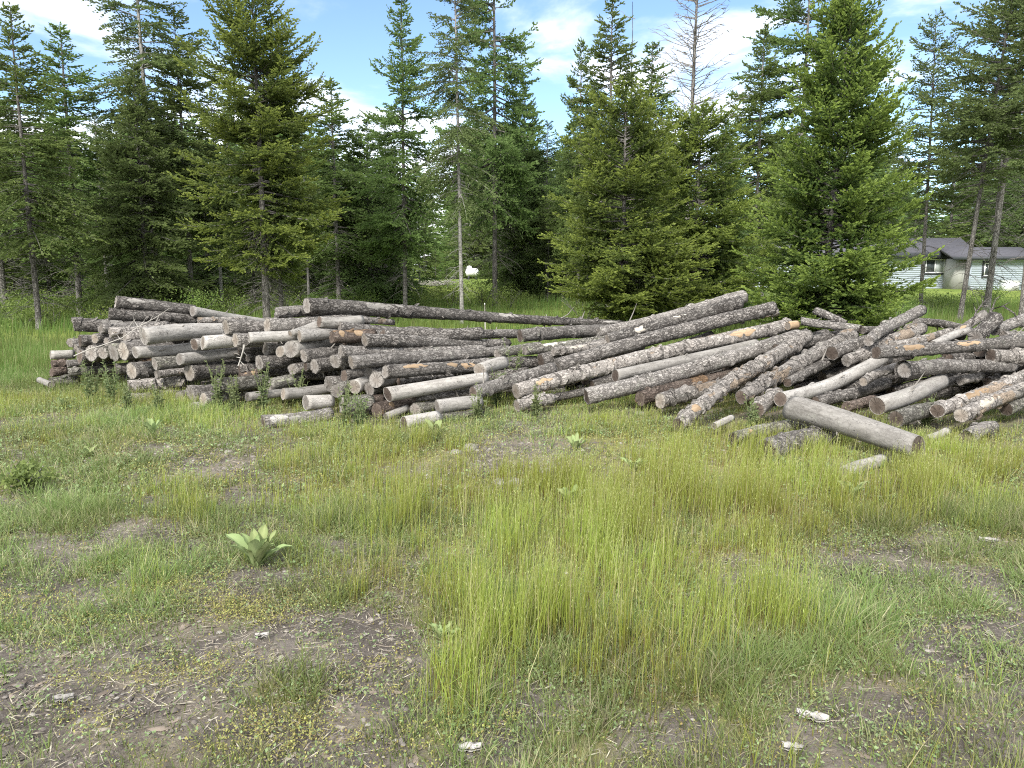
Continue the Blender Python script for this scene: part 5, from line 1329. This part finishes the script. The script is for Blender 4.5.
# ------------------------------------------------------------------ white tank on the meadow rise
x = hx(472, 46); z = float(gh(x, 46))
o = empty('propane_tank', (x, 46, z), 'white rounded tank with a domed cover on the meadow rise in the gap', 'tank'); o.rotation_euler.z = R(15)
s = np.linspace(0, 1, 17); prof_r = .31 * np.clip(1 - (np.clip(np.abs(s - .5) - .32, 0, 1) / .18) ** 2, 0.0004, 1) ** .5
mb = MB(); mb.tube(np.column_stack([(s - .5) * 1.0, 0 * s, .50 + 0 * s]), prof_r, 18); mb.build('body', M['white_paint'], o, True)
zz = np.linspace(0, 1, 8); mb = MB(); mb.tube(np.column_stack([-.2 + 0 * zz, 0 * zz, .74 + .26 * zz]), .21 * np.sqrt(np.clip(1 - zz ** 3, 0.001, 1)), 14); mb.build('valve_cover', M['white_paint'], o, True)
o.scale = (.8, .8, .8)
for sx in (-.28, .28):
    mb = MB(); mb.box((sx - .05, -.2, -.08), (sx + .05, .2, .26)); mb.build('leg', M['trim_dark'], o)
mbx, mby = at_ground(430, 292)[0], 40
# pale brush heap on the rise
o = empty('brush_heap', (hx(433, 41), 41, float(gh(hx(433, 41), 41))), 'low heap of pale dry brush on the meadow rise', 'brush heap')
rg = np.random.default_rng(9); mb = MB()
for k in range(160):
    a = rg.uniform(0, 6.3); p = np.array((rg.normal(0, .55), rg.normal(0, .3), rg.uniform(.0, .22))); e = p + np.array((math.cos(a), math.sin(a) * .6, rg.uniform(.0, .45))) * rg.uniform(.2, .6)
    mb.tube([p, (p + e) / 2 + rg.normal(0, .03, 3), e], [.014, .011, .006], 4, caps=False)
mb.build('twigs', M['bleached'], o)
# slim white marker stake behind the pile
x = hx(485, 19); o = empty('marker_stake', (x, 19, float(gh(x, 19))), 'thin white stake standing in the grass behind the long poles', 'stake')
mb = MB(); mb.tube([(0, 0, -.2), (0, 0, .3), (-.012, 0, hz(303, 19))], [.022, .021, .019], 6); mb.build('shaft', M['bleached'], o)
mb = MB(); mb.tube([(-.012, 0, hz(303, 19)), (-.016, 0, hz(303, 19) + .03)], [.019, .010], 6); mb.build('tip', M['white_paint'], o)

# ------------------------------------------------------------------ sky, sun, camera
SUN_EL, SUN_AZ = 40.0, 200.0                                  # azimuth clockwise from +Y: behind and to the left
w = bpy.data.worlds.new('World'); SC.world = w; w.use_nodes = True
nt = w.node_tree; nt.nodes.clear(); N = nt.nodes.new; Lk = nt.links.new
out = N('ShaderNodeOutputWorld'); bgn = N('ShaderNodeBackground'); bgn.inputs[1].default_value = .10; Lk(bgn.outputs[0], out.inputs[0])
sky = N('ShaderNodeTexSky'); sky.sky_type = 'NISHITA'; sky.sun_disc = False; sky.sun_elevation = R(SUN_EL); sky.sun_rotation = R(SUN_AZ); sky.air_density = 1.0; sky.dust_density = .35; sky.ozone_density = 3.0; sky.altitude = 900
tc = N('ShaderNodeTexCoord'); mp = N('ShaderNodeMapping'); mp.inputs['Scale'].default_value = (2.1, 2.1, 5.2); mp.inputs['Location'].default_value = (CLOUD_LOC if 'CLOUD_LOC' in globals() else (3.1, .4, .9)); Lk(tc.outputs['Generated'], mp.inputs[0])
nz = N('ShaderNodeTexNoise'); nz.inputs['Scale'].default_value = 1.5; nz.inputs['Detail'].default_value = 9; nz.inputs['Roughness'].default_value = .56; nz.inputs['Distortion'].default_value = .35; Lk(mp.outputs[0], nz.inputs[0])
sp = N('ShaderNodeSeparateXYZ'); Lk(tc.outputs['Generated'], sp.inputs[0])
up = N('ShaderNodeMapRange'); up.interpolation_type = 'SMOOTHSTEP'; up.inputs[1].default_value = .42; up.inputs[2].default_value = .85; up.inputs[3].default_value = 0; up.inputs[4].default_value = .16; Lk(sp.outputs[2], up.inputs[0])  # extra cloud overhead, out of view, added to raise the ambient light
bk = N('ShaderNodeMapRange'); bk.interpolation_type = 'SMOOTHSTEP'; bk.inputs[1].default_value = .3; bk.inputs[2].default_value = -.6; bk.inputs[3].default_value = 0; bk.inputs[4].default_value = .14; Lk(sp.outputs[1], bk.inputs[0])  # more unseen cloud behind the camera, added as white fill light
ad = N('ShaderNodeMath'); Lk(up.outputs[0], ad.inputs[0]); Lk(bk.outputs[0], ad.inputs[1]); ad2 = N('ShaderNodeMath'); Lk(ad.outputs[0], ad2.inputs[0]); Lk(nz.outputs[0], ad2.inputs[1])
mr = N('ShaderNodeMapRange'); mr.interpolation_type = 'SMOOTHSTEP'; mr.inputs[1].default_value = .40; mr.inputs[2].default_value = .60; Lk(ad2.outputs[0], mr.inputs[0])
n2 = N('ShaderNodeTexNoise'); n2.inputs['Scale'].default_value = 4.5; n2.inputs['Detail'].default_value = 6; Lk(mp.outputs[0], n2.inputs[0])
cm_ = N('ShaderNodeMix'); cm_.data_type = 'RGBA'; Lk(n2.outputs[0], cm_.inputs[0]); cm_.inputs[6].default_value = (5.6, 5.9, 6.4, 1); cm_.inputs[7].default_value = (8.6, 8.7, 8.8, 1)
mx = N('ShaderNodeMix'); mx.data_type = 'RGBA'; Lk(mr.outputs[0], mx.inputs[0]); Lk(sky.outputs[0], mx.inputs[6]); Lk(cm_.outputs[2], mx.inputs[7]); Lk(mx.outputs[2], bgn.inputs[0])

sl = bpy.data.lights.new('sun', 'SUN'); sl.energy = 2.7; sl.angle = R(11); sl.color = (1, .96, .90)
so = bpy.data.objects.new('sun', sl); link(so)
sd = Vector((math.sin(R(SUN_AZ)) * math.cos(R(SUN_EL)), math.cos(R(SUN_AZ)) * math.cos(R(SUN_EL)), math.sin(R(SUN_EL))))
so.rotation_mode = 'QUATERNION'; so.rotation_quaternion = sd.to_track_quat('Z', 'Y'); so.location = (0, 0, 30)

cam = bpy.data.cameras.new('camera'); cam.sensor_width = 36; cam.lens = 36 * F_PX / 1024; cam.clip_end = 2000; cam.clip_start = .05
co = bpy.data.objects.new('camera', cam); link(co); co.location = (0, 0, EYE); co.rotation_euler = (math.pi / 2 - PITCH, 0, 0)
SC.camera = co
SC.view_settings.view_transform = 'Standard'; SC.view_settings.look = 'None'; SC.view_settings.gamma = 1; SC.view_settings.use_curve_mapping = False
SC.view_settings.exposure = 1.30
SC.cycles.max_bounces = 5; SC.cycles.diffuse_bounces = 3; SC.cycles.transmission_bounces = 3; SC.cycles.transparent_max_bounces = 8; SC.cycles.glossy_bounces = 2
SC.cycles.use_denoising = False
SC.cycles.pixel_filter_type = 'BLACKMAN_HARRIS'; SC.cycles.filter_width = 1.1
